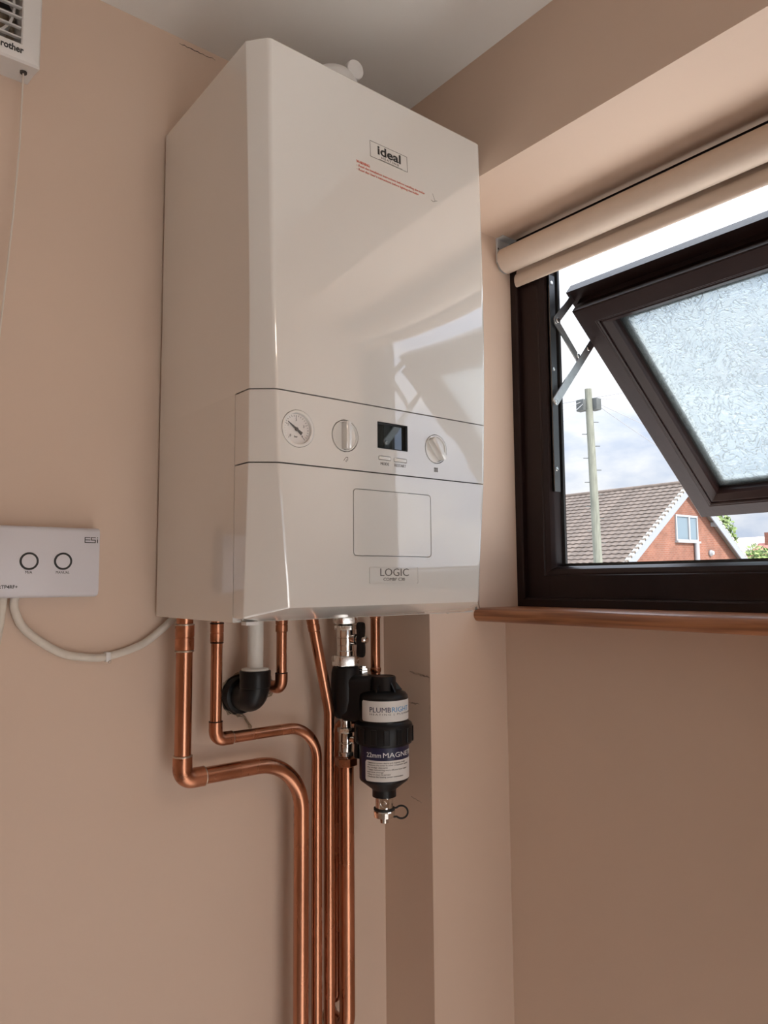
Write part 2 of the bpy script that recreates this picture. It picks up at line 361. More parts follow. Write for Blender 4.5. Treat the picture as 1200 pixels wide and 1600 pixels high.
obj('glass_pane', MB().box(W2[0] + 0.04, W2[1] - 0.04, YB - 0.092, YB - 0.088, W2[2] + 0.04, W2[3] - 0.04), 'clearglass', win2)

lamp = thing('fill_lamp', (0.18, -1.85, ZC), 'unseen round ceiling lamp added as warm fill light', 'lamp')  # lamp added out of view to brighten the room
obj('fill_lamp_base', MB().lathe((0.18, -1.85, ZC), (0, 0, -1), [(0.19, 0), (0.19, 0.015), (0.17, 0.018)], 40), 'whiteplastic', lamp)
lm, lnt, lb_ = new_mat('fill_lamp_glass'); lb_.inputs['Base Color'].default_value = (0.8, 0.75, 0.7, 1)
lb_.inputs['Emission Color'].default_value = (1.0, 0.80, 0.62, 1); lb_.inputs['Emission Strength'].default_value = 8.0
obj('fill_lamp_shade', MB().lathe((0.18, -1.85, ZC - 0.018), (0, 0, -1), [(0.17, 0), (0.168, 0.015), (0.15, 0.035), (0.11, 0.052), (0.05, 0.061), (0.0, 0.062)], 40), lm, lamp)

# marks in the paint
def crack(name, pts, wid, fn, m, parent):
    mb = MB(); L = []; Rr = []
    for i, (a, b) in enumerate(pts):
        h = wid * (0.35 + 0.65 * math.sin(PI * (i + 0.5) / len(pts))) * random.uniform(0.7, 1.3); L.append(fn(a, b + h / 2, 0.0004)); Rr.append(fn(a, b - h / 2, 0.0004))
    n = len(pts); mb.add(L + Rr, [(i, i + 1, n + i + 1, n + i) for i in range(n - 1)])
    return obj(name, mb, m, parent)
wb = bpy.data.objects['wall_back']; wr = bpy.data.objects['wall_right']
onback = lambda a, b, h: Vector((a, -h, b)); onright = lambda a, b, h: Vector((X1 - h, a, b))
crack('paint_crack', [(0.0197 + 0.0585 * i / 14, 0.8556 + random.uniform(-0.0012, 0.0012)) for i in range(15)], 0.0013, onback, 'hole', wb)
crack('scuff', [(-0.068 - 0.0035 * i, -0.1015 - 0.0004 * i + random.uniform(-.001, .001)) for i in range(15)], 0.0035, onright, 'tear', wr)
crack('scuff', [(-0.067 - 0.003 * i, -0.152 + random.uniform(-.0015, .0015)) for i in range(9)], 0.0022, onright, 'tear', wr)
crack('scuff', [(-0.068 - 0.0024 * i, -0.300 - 0.0004 * i + random.uniform(-.0006, .0006)) for i in range(12)], 0.0014, onright, 'tear', wr)
for k, zz in enumerate((-0.108, -0.15, -0.158, -0.262, -0.278, -0.285)):
    crack('edge_chip', [(-0.1165 + 0.0004 * i, zz - 0.002 * i) for i in range(4)], 0.004, onright, 'tear', wr)
# ------------------------------------------------------------------ brown window
win = thing('window_1', (0.66, (YR + YE) / 2, 0.0), 'dark brown framed top-hung window pushed open, obscured glass, wooden sill', 'window', kind='structure')
fx = lambda u, v, d: Vector((d, u, v))
prof = [(0, 0.617), (0.012, 0.617), (0.0145, 0.6195), (0.0150, 0.627), (0.053, 0.627), (0.0545, 0.629), (0.057, 0.629), (0.064, 0.633), (0.068, 0.640), (0.069, 0.644), (0.069, 0.672), (0, 0.672)]
for nm, mb in zip(('frame_jamb', 'frame_jamb', 'frame_bottom_rail', 'frame_head'), rect_sweep(YE, YR, 0.0, 0.685, prof, fx)):
    obj(nm, mb, 'upvc', win, angle=20)
for nm, mb in zip(('gasket',) * 4, rect_sweep(YE, YR, 0.0, 0.685, [(0.0685, 0.6585), (0.074, 0.6600), (0.074, 0.6640), (0.0685, 0.6655)], fx)):
    obj(nm, mb, 'gasket', win)
sp = []
for a in range(9):
    t = PI * a / 8; sp.append((0.5163 - 0.0113 * math.sin(t), -0.0113 + 0.0113 * math.cos(t)))
sp = [(0.668, 0.0)] + sp + [(0.668, -0.0226)]
sill = obj('window_sill', MB().prism(sp, ((0, YR - 0.0003, 0), (1, 0, 0), (0, 0, 1), (0, -1, 0)), 0, YR - YE - 0.0006), 'sill', win)
sill['label'] = 'varnished reddish brown wooden sill board with rounded nose'
# sash, hung from its top edge and swung outwards
A0 = Vector((0.675, -0.21, 0.524)); DS = Vector((0.76762, 0, -0.64091)); NS = Vector((-0.64091, 0, -0.76762))
SL, SW = 0.547, 0.616
sf = lambda u, v, d: A0 + DS * u + Vector((0, -1, 0)) * v + NS * d
core = rect_sweep(0, SL, 0, SW, [(0.0005, -0.0405), (0.034, -0.0405), (0.034, -0.064), (-0.02, -0.064), (-0.02, -0.042), (0.0005, -0.042)], sf)
mb = MB()
for c in core: mb.add(c.v, c.f)
sash = obj('sash', mb, 'upvc', win, angle=20); sash['label'] = 'brown top-hung sash swung outwards'
for nm, mb in zip(('sash_rail', 'sash_rail', 'sash_stile', 'sash_stile'), rect_sweep(0, SL, 0, SW, [(0, -0.002), (0.002, 0), (0.031, 0), (0.0325, -0.0015), (0.034, -0.0015), (0.036, -0.004), (0.036, -0.04), (0, -0.04), (0, -0.024), (0.006, -0.024), (0.006, -0.014), (0, -0.014)], sf)):
    obj(nm, mb, 'upvc', sash, angle=20)
for mb in rect_sweep(0, SL, 0, SW, [(0.0362, -0.006), (0.040, -0.0055), (0.050, -0.016), (0.0525, -0.022), (0.0525, -0.032), (0.0362, -0.032)], sf): obj('glazing_bead', mb, 'upvc', sash, angle=20)
for mb in rect_sweep(0, SL, 0, SW, [(0.0510, -0.0325), (0.0555, -0.0325), (0.0555, -0.0338), (0.0510, -0.0338)], sf): obj('glazing_gasket', mb, 'gasket', sash)
obj('glass_pane', MB().prism([(0.034, 0.034), (SL - 0.034, 0.034), (SL - 0.034, SW - 0.034), (0.034, SW - 0.034)], (A0, DS, (0, -1, 0), NS), -0.0385, -0.034), 'obscured', sash)
for mb in rect_sweep(0, SL, 0, SW, [(0.05, -0.040), (0.066, -0.040), (0.066, -0.052), (0.05, -0.052)], sf): obj('spacer_bar', mb, 'spacer', sash)
for yj, yp, sg in ((-0.187, -0.1975, 1), (YE - YR + 0.187 + YR - 0.118 + 0.0, None, -1)):
    if sg < 0: yj = YE + 0.069; yp = YE + 0.0795
    tr = obj('friction_stay', MB().box(0.637, 0.655, yj, yj - sg * 0.0025, 0.20, 0.592).box(0.637, 0.6385, yj, yj - sg * 0.005, 0.20, 0.592), 'track', win)
    def arm(p, q, wd, y0, m='zinc', name='stay_arm'):
        a = Vector((p[0], 0, p[1])); b = Vector((q[0], 0, q[1])); d = (b - a).normalized(); nn = Vector((-d.z, 0, d.x)); L = (b - a).length
        poly = [(-0.004, -wd * .3), (-0.004, wd * .3), (0.0, wd / 2), (L, wd / 2), (L + 0.004, wd * .3), (L + 0.004, -wd * .3), (L, -wd / 2), (0, -wd / 2)]
        obj(name, MB().prism(poly, (a + Vector((0, y0, 0)), d, nn, (0, 1, 0)), -0.0012, 0.0012), m, tr)
    arm((0.6375, 0.3575), (0.752, 0.488), 0.0155, yp, 'zinc')
    arm((0.650, 0.506), (0.711, 0.448), 0.013, yp + sg * 0.003, 'zinc')
    arm((0.648, 0.507), (0.700, 0.562), 0.014, yp + sg * 0.0015, 'zinc')
    for px_, pz_ in ((0.6375, 0.3575), (0.706, 0.4525), (0.650, 0.507), (0.738, 0.4725)):
        obj('rivet', MB().lathe((px_, yp - sg * 0.0012, pz_), (0, -sg, 0), [(0.0045, 0), (0.004, 0.0012), (0.002, 0.0018)], 12), 'nickel', tr)
    for zz in (0.578, 0.42, 0.24): obj('screw', MB().lathe((0.646, yj - sg * 0.0025, zz), (0, -sg, 0), [(0.004, 0), (0.0036, 0.001), (0.001, 0.0016)], 12), 'nickel', tr)

# ------------------------------------------------------------------ roller blind
AX, AZ, RB = 0.5955, 0.6265, 0.0230
bl = thing('roller_blind', (AX, (YR + YE) / 2, AZ), 'cream roller blind rolled up on its tube above the brown window', 'blind')
mb = MB(); mb.lathe((AX, -0.127, AZ), (0, -1, 0), [(RB - 0.002, 0), (RB, 0.0006), (RB, 0.7814), (RB - 0.002, 0.782)], 48)
obj('fabric_roll', mb, 'blind', bl)
mb = MB(); hp = [(AX + RB - 0.0006, AZ), (AX + RB, AZ - 0.012), (AX + RB - 0.002, 0.602), (0.6155, 0.598)]
hem = [(0.6165 + 0.0065 * math.cos(a), 0.5925 + 0.0125 * math.sin(a)) for a in [2 * PI * i / 20 for i in range(20)]]
obj('hem_bar', MB().prism(hem, ((0, -0.1335, 0), (1, 0, 0), (0, 0, 1), (0, -1, 0)), 0, 0.770), 'blind', bl, bevel=0.0015, angle=40)
obj('hanging_fabric', MB().prism([(x, z) for x, z in hp] + [(x - 0.0007, z) for x, z in reversed(hp)], ((0, -0.1335, 0), (1, 0, 0), (0, 0, 1), (0, -1, 0)), 0.0005, 0.7695), 'blind', bl)
bp_ = [(0.580, 0.6685), (0.6165, 0.6685), (0.6165, 0.618), (0.610, 0.609), (0.600, 0.6065), (0.589, 0.610), (0.580, 0.622)]
for yy, sg in ((-0.1184, -1), (YE + 0.0004, 1)):
    br = obj('bracket', MB().prism(bp_, ((0, yy, 0), (1, 0, 0), (0, 0, 1), (0, sg, 0)), 0, 0.0016).box(0.580, 0.6165, yy, yy + sg * 0.018, 0.6672, 0.6688).box(0.5795, 0.581, yy, yy + sg * 0.004, 0.622, 0.6685), 'bracket', bl, bevel=0.0003, seg=1)
    for ax_, az_ in ((0.5845, 0.650), (0.5855, 0.628), (0.592, 0.6155), (0.604, 0.612)): obj('fixing_hole', MB().lathe((ax_, yy + sg * 0.0016, az_), (0, sg, 0), [(0.002, 0), (0.002, 0.0003)], 10), 'joint', br)
    obj('spindle', MB().lathe((AX, yy + sg * 0.0016, AZ), (0, sg, 0), [(0.0125, 0), (0.0125, 0.004), (0.009, 0.0045), (0.009, 0.0085)], 24), 'whiteplastic', br)
mb = MB(); NB = 150
cp = spline([(AX - 0.02, YE + 0.0075, AZ), (AX - 0.024, YE + 0.0075, 0.3), (AX - 0.026, YE + 0.007, -0.1), (AX - 0.02, YE + 0.007, -0.16), (AX - 0.005, YE + 0.007, -0.1), (AX + 0.012, YE + 0.007, 0.0), (AX + 0.017, YE + 0.0075, 0.3), (AX + 0.02, YE + 0.0075, AZ)], 30)
cl = dense(cp, 0.004)
for q in cl[::2]: mb.lathe(q - Vector((0, 0, 0.0021)), (0, 0, 1), [(0.0006, 0), (0.0019, 0.001), (0.0022, 0.0021), (0.0019, 0.0032), (0.0006, 0.0042)], 6)
ch = obj('bead_chain', mb, 'whiteplastic', bl); ch['kind'] = 'stuff'

# ------------------------------------------------------------------ boiler
WB = 0.388
boiler = thing('combi_boiler', (WB / 2, -0.003, 0.0), 'large glossy white wall-hung gas boiler with a dial gauge and two knobs', 'boiler')
def lerp_tab(tab, z):
    if z <= tab[0][0]: return tab[0][1]
    for (a, x), (b, y) in zip(tab, tab[1:]):
        if z <= b: return x + (y - x) * (z - a) / (b - a)
    return tab[-1][1]
T_DS = [(0, 0.2565), (0.18, 0.2655), (0.27, 0.2658), (0.36, 0.2650), (0.5, 0.2595), (0.7, 0.2490)]
T_DR = [(0, 0.2460), (0.097, 0.2500), (0.18, 0.2560), (0.27, 0.2590), (0.5, 0.2560), (0.7, 0.2490)]
T_DF = [(0, 0.2850), (0.36, 0.2850), (0.5, 0.2800), (0.7, 0.2720)]
T_XC = [(0, 0.0440), (0.018, 0.0430), (0.097, 0.0360), (0.18, 0.0280), (0.27, 0.0240), (0.36, 0.0205), (0.5, 0.0190), (0.7, 0.0195)]
T_WB = [(0, 0.388), (0.36, 0.388), (0.7, 0.397)]
def front_y(z): return -lerp_tab(T_DF, z)
def corner(p0, p1, p2, r, n=6):
    return [(v.x, v.y) for v in fillet([(p0[0], p0[1], 0), (p1[0], p1[1], 0), (p2[0], p2[1], 0)], r, n)[1:-1]]
def section(z, yb, inset=0.0, drop=0.0):
    ds, df, xc = lerp_tab(T_DS, z) - inset, lerp_tab(T_DF, z) - inset, lerp_tab(T_XC, z) + inset * 0.5
    a = (inset, -yb); b = (inset, -ds); c = (xc, -df)
    L = [a] + corner(a, b, c, 0.0022, 3) + corner(b, c, (WB / 2, -df), 0.0090, 9)
    b = (inset, -(lerp_tab(T_DR, z) - inset))
    R_ = [a] + corner(a, b, c, 0.0022, 3) + corner(b, c, (WB / 2, -df), 0.0090, 9)
    wz = lerp_tab(T_WB, z); return L + [(wz - x, y) for x, y in reversed(R_)]
def loft(rings):
    n = len(rings[0][1]); mb = MB(); vs = [(x, y, z) if not callable(z) else (x, y, z(x, y)) for z, R in rings for x, y in R]; fs = [tuple(reversed(range(n))), tuple(range((len(rings) - 1) * n, len(rings) * n))]
    for k in range(len(rings) - 1):
        for i in range(n):
            j = (i + 1) % n; fs.append((k * n + i, k * n + j, (k + 1) * n + j, (k + 1) * n + i))
    return mb.add(vs, fs)
ZA, ZB2 = 0.2653, 0.1808         # seams above and below the control panel
YS = 0.2325                      # where the front covers begin on the side
rings = [(ZA + 0.0008, section(ZA, 0.006))] + [(ZA + 0.001 + (0.6975 - ZA - 0.001) * i / 12, section(ZA + (0.6975 - ZA) * i / 12, 0.006)) for i in range(1, 13)]
rings += [(0.6990, section(0.7, 0.006, 0.0008)), (0.7000, section(0.7, 0.006, 0.0026))]
casing = obj('casing', loft(rings), 'enamel', boiler, angle=28)
obj('side_panel', MB().box(0.0, WB, -YS + 0.0006, -0.006, 0.0, ZA + 0.0008), 'enamel', boiler)
obj('back_plate', MB().box(0.004, WB - 0.004, -0.006, -0.0005, 0.006, 0.694), 'joint', boiler)
# dark liner seen only in the joints
obj('inner_chassis', MB().box(0.004, WB - 0.004, -0.2455, -0.01, 0.004, 0.69).box(0.055, WB - 0.055, -0.268, -0.24, 0.02, 0.66), 'joint', boiler)
zs = [ZB2 + 0.0008, ZB2 + 0.028, ZB2 + 0.056, ZA - 0.0008]
panel = obj('control_panel', loft([(z, section(z, YS + 0.0006)) for z in zs]), 'gloss', boiler, angle=28)
def bot(x, y):                   # under edge of the lower cover: rises towards the front
    t = max(0.0, min(1.0, (-y - 0.2565) / (0.285 - 0.2565))); return 0.006 + 0.0118 * t
R0 = [(x, max(y, -0.248)) for x, y in section(0.0, YS + 0.0006, 0.004)]
R0 = [(min(max(x, 0.03), WB - 0.03) if y < -0.24 else x, y) for x, y in R0]
rings = [(0.0015, R0), (lambda x, y: bot(x, y) - 0.0008, section(0.012, YS + 0.0006, 0.0008)), (lambda x, y: bot(x, y) + 0.0008, section(0.016, YS + 0.0006))]
rings += [(0.02 + (ZB2 - 0.0208) * i / 8, section(0.02 + (ZB2 - 0.0208) * i / 8, YS + 0.0006)) for i in range(1, 9)]
lower = obj('lower_cover', loft(rings), 'gloss', boiler, angle=28)
# openings and grooves in the covers
FY = -0.285
FR = ((0, FY, 0), (1, 0, 0), (0, 0, 1), (0, -1, 0))      # frame of the flat front: (a,b) = (x,z), height towards the room
GC = (0.0537, 0.2226); K1 = (0.1206, 0.222); K2 = (0.2699, 0.2215); LC = (0.1703, 0.2203, 0.2126, 0.2466)
def cutter(mb): return obj('cutter', mb, 'joint')
cs = [cutter(MB().prism(circ(*GC, 0.0222, 56), FR, -0.010, 0.01)), cutter(MB().prism(circ(*K1, 0.0200, 48), FR, -0.008, 0.01)), cutter(MB().prism(circ(*K2, 0.0198, 48), FR, -0.008, 0.01)),
      cutter(MB().prism(rrect(LC[0], LC[1], LC[2], LC[3], 0.0008, 3), FR, -0.006, 0.01))]
BT = [(0.1716, 0.1922, 0.1977, 0.2035), (0.1963, 0.2186, 0.1972, 0.2031)]
for b in BT: cs.append(cutter(MB().prism(rrect(*b, 0.0018, 4), FR, -0.004, 0.01)))
cut(panel, cs)
FL = (0.132, 0.2594, 0.0765, 0.159); BD = (0.1562, 0.2354, 0.0428, 0.0635)
cut(lower, [cutter(MB().ring(rrect(FL[0], FL[1], FL[2], FL[3], 0.005, 6), rrect(FL[0] + 0.0012, FL[1] - 0.0012, FL[2] + 0.0011, FL[3] - 0.0011, 0.004, 6), FR, -0.005, 0.01)),
            cutter(MB().prism(rrect(*BD, 0.0015, 4), FR, -0.0008, 0.01))])
# pressure gauge
g = obj('pressure_gauge', MB().ring(circ(*GC, 0.0217, 56), circ(*GC, 0.0182, 56), FR, -0.0098, 0.0008), 'gloss', boiler, bevel=0.0006)
g['label'] = 'round white pressure gauge with a dark needle'
obj('dial', MB().prism(circ(*GC, 0.0184, 48), FR, -0.0098, -0.0042), 'dial', g)
mb = MB()
for i in range(25):
    an = math.radians(225 - 270 * i / 24); l0 = 0.0132 if i % 6 == 0 else 0.0150; c, s_ = math.cos(an), math.sin(an); hw = 0.00022
    mb.prism([(GC[0] + c * l0 - s_ * hw, GC[1] + s_ * l0 + c * hw), (GC[0] + c * l0 + s_ * hw, GC[1] + s_ * l0 - c * hw), (GC[0] + c * 0.0168 + s_ * hw, GC[1] + s_ * 0.0168 - c * hw), (GC[0] + c * 0.0168 - s_ * hw, GC[1] + s_ * 0.0168 + c * hw)], FR, -0.0042, -0.0040)
obj('scale_marks', mb, 'greyline', g)
mb = MB()
for k, i in enumerate((0, 6, 12, 18, 24)):
    an = math.radians(225 - 270 * i / 24); me = text_mesh('n', str(k), 0.0042, frame=((GC[0] + 0.0112 * math.cos(an) - 0.001, FY + 0.0042, GC[1] + 0.0112 * math.sin(an) - 0.0014), (1, 0, 0), (0, 0, 1), (0, -1, 0)))
    mb.add([v.co for v in me.vertices], [tuple(p.vertices) for p in me.polygons]); bpy.data.meshes.remove(me)
obj('numerals', mb, 'greyline', g)
text('unit_print', 'bar', 0.0036, 'greyline', g, frame=((GC[0] - 0.0028, FY + 0.0042, GC[1] - 0.0098), (1, 0, 0), (0, 0, 1), (0, -1, 0)))
nd = Vector((-0.80, 0.56, 0)).normalized(); nn = Vector((-nd.y, nd.x, 0))
pl = [nd * 0.0142 + nn * 0.0003, nd * 0.0142 - nn * 0.0003, nd * 0.001 - nn * 0.0012, nd * -0.003 - nn * 0.0013, nd * -0.0085 - nn * 0.0020, nd * -0.0085 + nn * 0.0020, nd * -0.003 + nn * 0.0013, nd * 0.001 + nn * 0.0012]
obj('needle', MB().prism([(GC[0] + p.x, GC[1] + p.y) for p in pl], FR, -0.0034, -0.0027).lathe((GC[0], FY + 0.0038, GC[1]), (0, -1, 0), [(0.0022, 0), (0.0022, 0.0012), (0.0012, 0.0018)], 16), 'greyline', g)
# knobs
def knob(C, ang):
    k = obj('control_knob', MB().lathe((C[0], FY + 0.0078, C[1]), (0, -1, 0), [(0.0190, 0), (0.0190, 0.0068), (0.0186, 0.0082), (0.0174, 0.0082), (0.0168, 0.0058), (0.0002, 0.0052)], 56), 'gloss', boiler, angle=40)
    c, s_ = math.cos(ang), math.sin(ang); a = Vector((c, s_, 0)); b = Vector((-s_, c, 0)); h = 0.0165; wq = 0.0036
    poly = [a * h - b * wq, a * (h + .0006), a * h + b * wq, a * -h + b * wq, a * -(h + .0006), a * -h - b * wq]
    obj('grip', MB().prism([(C[0] + p.x, C[1] + p.y) for p in poly], FR, -0.0030, 0.0085), 'gloss', k, bevel=0.0009)
knob(K1, PI / 2); knob(K2, math.radians(128))
# display and buttons
lcd = obj('display', MB().prism(rrect(LC[0] + 0.0001, LC[1] - 0.0001, LC[2] + 0.0001, LC[3] - 0.0001, 0.0008, 3), FR, -0.0058, -0.0046), 'lcd', boiler)
lcd['label'] = 'small dark display window'
obj('display_surround', MB().ring(rrect(LC[0] + 0.0002, LC[1] - 0.0002, LC[2] + 0.0002, LC[3] - 0.0002, 0.0008, 3), rrect(LC[0] + 0.0012, LC[1] - 0.0030, LC[2] + 0.0012, LC[3] - 0.0012, 0.0006, 3), FR, -0.0048, -0.0003), 'blackplastic', lcd)
for b in BT: obj('button', MB().prism(rrect(b[0] + 0.0009, b[1] - 0.0009, b[2] + 0.0008, b[3] - 0.0008, 0.0012, 4), FR, -0.0038, 0.0006), 'gloss', boiler, bevel=0.0005)
fr = lambda x, z, y=FY: ((x, y - 0.00005, z), (1, 0, 0), (0, 0, 1), (0, -1, 0))
text('button_print', 'MODE', 0.0052, 'greyline', boiler, frame=fr(0.1819, 0.1915), align='CENTER', width=0.0135)
text('button_print', 'RESTART', 0.0052, 'greyline', boiler, frame=fr(0.2074, 0.1915), align='CENTER', width=0.019)
def stroke(mb, pts, wd, z0=0.00005, z1=0.0002, FRM=FR):
    for p, q in zip(pts, pts[1:]):
        p = Vector(p); q = Vector(q); d = (q - p).normalized() * (wd / 2); nn = Vector((-d.y, d.x))
        mb.prism([(p - d + nn)[:], (q + d + nn)[:], (q + d - nn)[:], (p - d - nn)[:]], FRM, z0, z1)
    return mb
sx, sz = 0.1214, 0.1935
mb = stroke(MB(), [(sx - 0.003, sz - 0.002), (sx - 0.001, sz + 0.001), (sx + 0.001, sz + 0.0025), (sx + 0.003, sz + 0.0025), (sx + 0.003, sz - 0.001)], 0.0006)
stroke(mb, [(sx - 0.0005, sz - 0.003), (sx + 0.001, sz - 0.0005)], 0.0005); stroke(mb, [(sx + 0.001, sz - 0.003), (sx + 0.002, sz - 0.001)], 0.0005)
obj('tap_symbol', mb, 'greyline', boiler)
sx, sz = 0.2694, 0.1935; mb = MB()
for i in range(4): stroke(mb, [(sx - 0.0027 + 0.0018 * i, sz - 0.0026), (sx - 0.0027 + 0.0018 * i, sz + 0.0026)], 0.0010)
stroke(mb, [(sx - 0.0034, sz + 0.0016), (sx + 0.0034, sz + 0.0016)], 0.0005); stroke(mb, [(sx - 0.0034, sz - 0.0018), (sx + 0.0034, sz - 0.0018)], 0.0005)
obj('radiator_symbol', mb, 'greyline', boiler)
# model badge in its recess
bd = obj('model_badge', MB().prism(rrect(BD[0] + 0.0006, BD[1] - 0.0006, BD[2] + 0.0006, BD[3] - 0.0006, 0.0012, 4), FR, -0.0012, 0.0002), 'gloss', boiler)
text('model_print', 'LOGIC', 0.0135, 'greyline', bd, frame=((0.1732, FY - 0.0003, 0.0523), (1, 0, 0), (0, 0, 1), (0, -1, 0)), width=0.0462, height=0.0095, offset=-0.00005)
text('model_print', 'COMBI\u00b2 C30', 0.0055, 'greyline', bd, frame=((0.1782, FY - 0.0003, 0.0465), (1, 0, 0), (0, 0, 1), (0, -1, 0)), width=0.0345)
# maker's badge and warning print, on the gently leaning upper front
tilt = math.atan2(0.2800 - 0.2720, 0.2); BV = Vector((0, math.sin(tilt), math.cos(tilt))); BN = Vector((0, -math.cos(tilt), math.sin(tilt)))
def up(x, z, h=0.0): return (Vector((x, front_y(z), z)) + BN * (0.00008 + h), Vector((1, 0, 0)), BV, BN)
FU = up(0.1686, 0.6011)
mk = obj('maker_badge', MB().ring(rrect(0, 0.0642, 0, 0.0225, 0.0003, 2), rrect(0.0004, 0.0638, 0.0004, 0.0221, 0.0003, 2), FU, 0, 0.00025), 'greyline', boiler)
text('maker_print', 'ideal', 0.0175, 'blackprint', mk, frame=up(0.1813, 0.6084), width=0.0398, height=0.0128, offset=0.0004)
text('maker_print', 'HEATING', 0.0044, 'greyline', mk, frame=up(0.1875, 0.6042), width=0.0300, spacing=1.3)
obj('maker_line', MB().prism([(0.015, 0.0010), (0.055, 0.0010), (0.055, 0.0014), (0.015, 0.0014)], FU, 0, 0.0002), 'greyline', mk)
text('warning_print', 'WARNING:', 0.0050, 'redprint', boiler, frame=up(0.1454, 0.5843), width=0.022, offset=0.0001)
text('warning_print', '- Read the installation instructions before installing the boiler', 0.0045, 'redprint', boiler, frame=up(0.1458, 0.5793), width=0.1175)
text('warning_print', "- Read the User's instructions before lighting the boiler", 0.0045, 'redprint', boiler, frame=up(0.1458, 0.574), width=0.1060)
mb = stroke(MB(), [(0.278, 0.5858), (0.2825, 0.5753)], 0.0004, FRM=(up(0, 0.58)[0] - BV * 0.58, (1, 0, 0), BV, BN)); stroke(mb, [(0.275, 0.5753), (0.2775, 0.5743), (0.28, 0.5743), (0.283, 0.5766), (0.286, 0.5773)], 0.0005, FRM=(up(0, 0.58)[0] - BV * 0.58, (1, 0, 0), BV, BN))
obj('pencil_tick', mb, 'greyline', boiler)
# flue and the small things under the tray
fl = obj('flue_turret', MB().lathe((0.196, -0.150, 0.6995), (0, 0, 1), [(0.062, 0), (0.062, 0.02), (0.048, 0.024), (0.046, 0.05), (0.0425, 0.066), (0.038, 0.082), (0.030, 0.095), (0.018, 0.1025), (0.0, 0.1045)], 40), 'whiteplastic', boiler)
obj('flue_duct', MB().lathe((0.196, -0.150, 0.750), (0, 1, 0), [(0.042, 0), (0.042, 0.147)], 36), 'whiteplastic', fl)
ca = Vector((-0.06, -0.98, -0.10)).normalized(); cc = Vector((0.2215, -0.174, 0.8045))
obj('test_point', MB().lathe(cc - ca * 0.042, ca, [(0.0095, 0), (0.0095, 0.030), (0.0133, 0.031), (0.0142, 0.033), (0.0142, 0.041), (0.0132, 0.0425), (0.0, 0.043)], 32).lathe(cc - ca * 0.042 - Vector((0, 0, 0.05)), (0, 0, 1), [(0.017, 0), (0.015, 0.035), (0.010, 0.050)], 24), 'whiteplastic', fl)
obj('clip_tab', MB().box(0.010, 0.026, -0.246, -0.234, -0.003, 0.001), 'whiteplastic', boiler)
obj('tray_screw', MB().lathe((0.055, -0.240, 0.002), (0, 0, -1), [(0.0025, 0), (0.0025, 0.0015), (0.001, 0.002)], 14), 'zinc', boiler)
obj('tray_screw', MB().lathe((0.330, -0.240, 0.002), (0, 0, -1), [(0.0025, 0), (0.0025, 0.0015), (0.001, 0.002)], 14), 'zinc', boiler)
gp = obj('green_plug', MB().lathe((0.365, -0.065, 0.004), (0, 0, -1), [(0.0055, 0), (0.0055, 0.008), (0.003, 0.011), (0.0, 0.012)], 16), 'green', boiler); gp['label'] = 'small green plug under the boiler'

# ------------------------------------------------------------------ copper pipes
YP = -0.050
def run(name, label, path, r, cat='pipe'):
    q = thing(name, tuple(path[-1]), label, cat, 'copper pipes below the boiler')
    obj('pipe_run', MB().tube(dense(path, 0.03), r, 22), 'copper', q, angle=50)
    return q
def coupling(q, c, ax, L, r, mid=True):
    c = Vector(c); a = Vector(ax).normalized(); pr = [(r - 0.001, -L / 2), (r, -L / 2 + 0.001)]
    if mid: pr += [(r, -0.001), (r - 0.0006, -0.0004), (r - 0.0006, 0.0004), (r, 0.001)]
    pr += [(r, L / 2 - 0.001), (r - 0.001, L / 2)]
    return obj('coupling', MB().lathe(c, a, pr, 26), 'fitting', q, angle=40)
def collar(q, c, ax, r, m='solder', L=0.003, name='solder_ring'):
    c = Vector(c); obj(name, MB().lathe(c, ax, [(r - 0.0012, -L / 2), (r, -L / 4), (r + 0.0002, 0), (r, L / 4), (r - 0.0012, L / 2)], 22), m, q, angle=50)
def elbow(q, c, d1, d2, leg, r, R=None):
    c = Vector(c); d1 = Vector(d1); d2 = Vector(d2)
    p = fillet([c + d1 * leg, c, c + d2 * leg], R or leg * 0.62, 10)
    return obj('elbow', MB().tube(p, r, 24), 'fitting', q, angle=50)
z1 = -0.2138
p1 = run('heating_pipe', 'thick copper pipe with a soldered elbow, bending down beneath the other elbowed pipe', fillet([(0.0226, YP, -0.0002), (0.0226, YP, z1), (0.2082, YP, z1), (0.2082, YP, -0.9)], [0.016, 0.072], 14), 0.0112)
coupling(p1, (0.0226, YP, -0.0275), (0, 0, 1), 0.034, 0.0128)
collar(p1, (0.0226, YP, -0.0105), (0, 0, 1), 0.0131); collar(p1, (0.0226, YP, -0.0455), (0, 0, 1), 0.0130)
elbow(p1, (0.0226, YP, z1), (0, 0, 1), (1, 0, 0), 0.030, 0.0130, 0.0150)
collar(p1, (0.0226, YP, z1 + 0.0305), (0, 0, 1), 0.0131); collar(p1, (0.0531, YP, z1), (1, 0, 0), 0.0131)
z2 = -0.1685
p2 = run('hot_water_pipe', 'slim copper pipe with a soldered elbow, bending down beside the condensate hole', fillet([(0.0698, YP, -0.0002), (0.0698, YP, z2), (0.2355, YP, z2), (0.2355, YP, -0.9)], [0.012, 0.050], 14), 0.0080)
coupling(p2, (0.0698, YP, -0.0235), (0, 0, 1), 0.026, 0.0093); collar(p2, (0.0698, YP, -0.0105), (0, 0, 1), 0.0096, 'flux', name='flux_ring'); collar(p2, (0.0698, YP, -0.0372), (0, 0, 1), 0.0093, 'flux', 0.0016, 'flux_ring')
elbow(p2, (0.0698, YP, z2), (0, 0, 1), (1, 0, 0), 0.024, 0.0094, 0.0125)
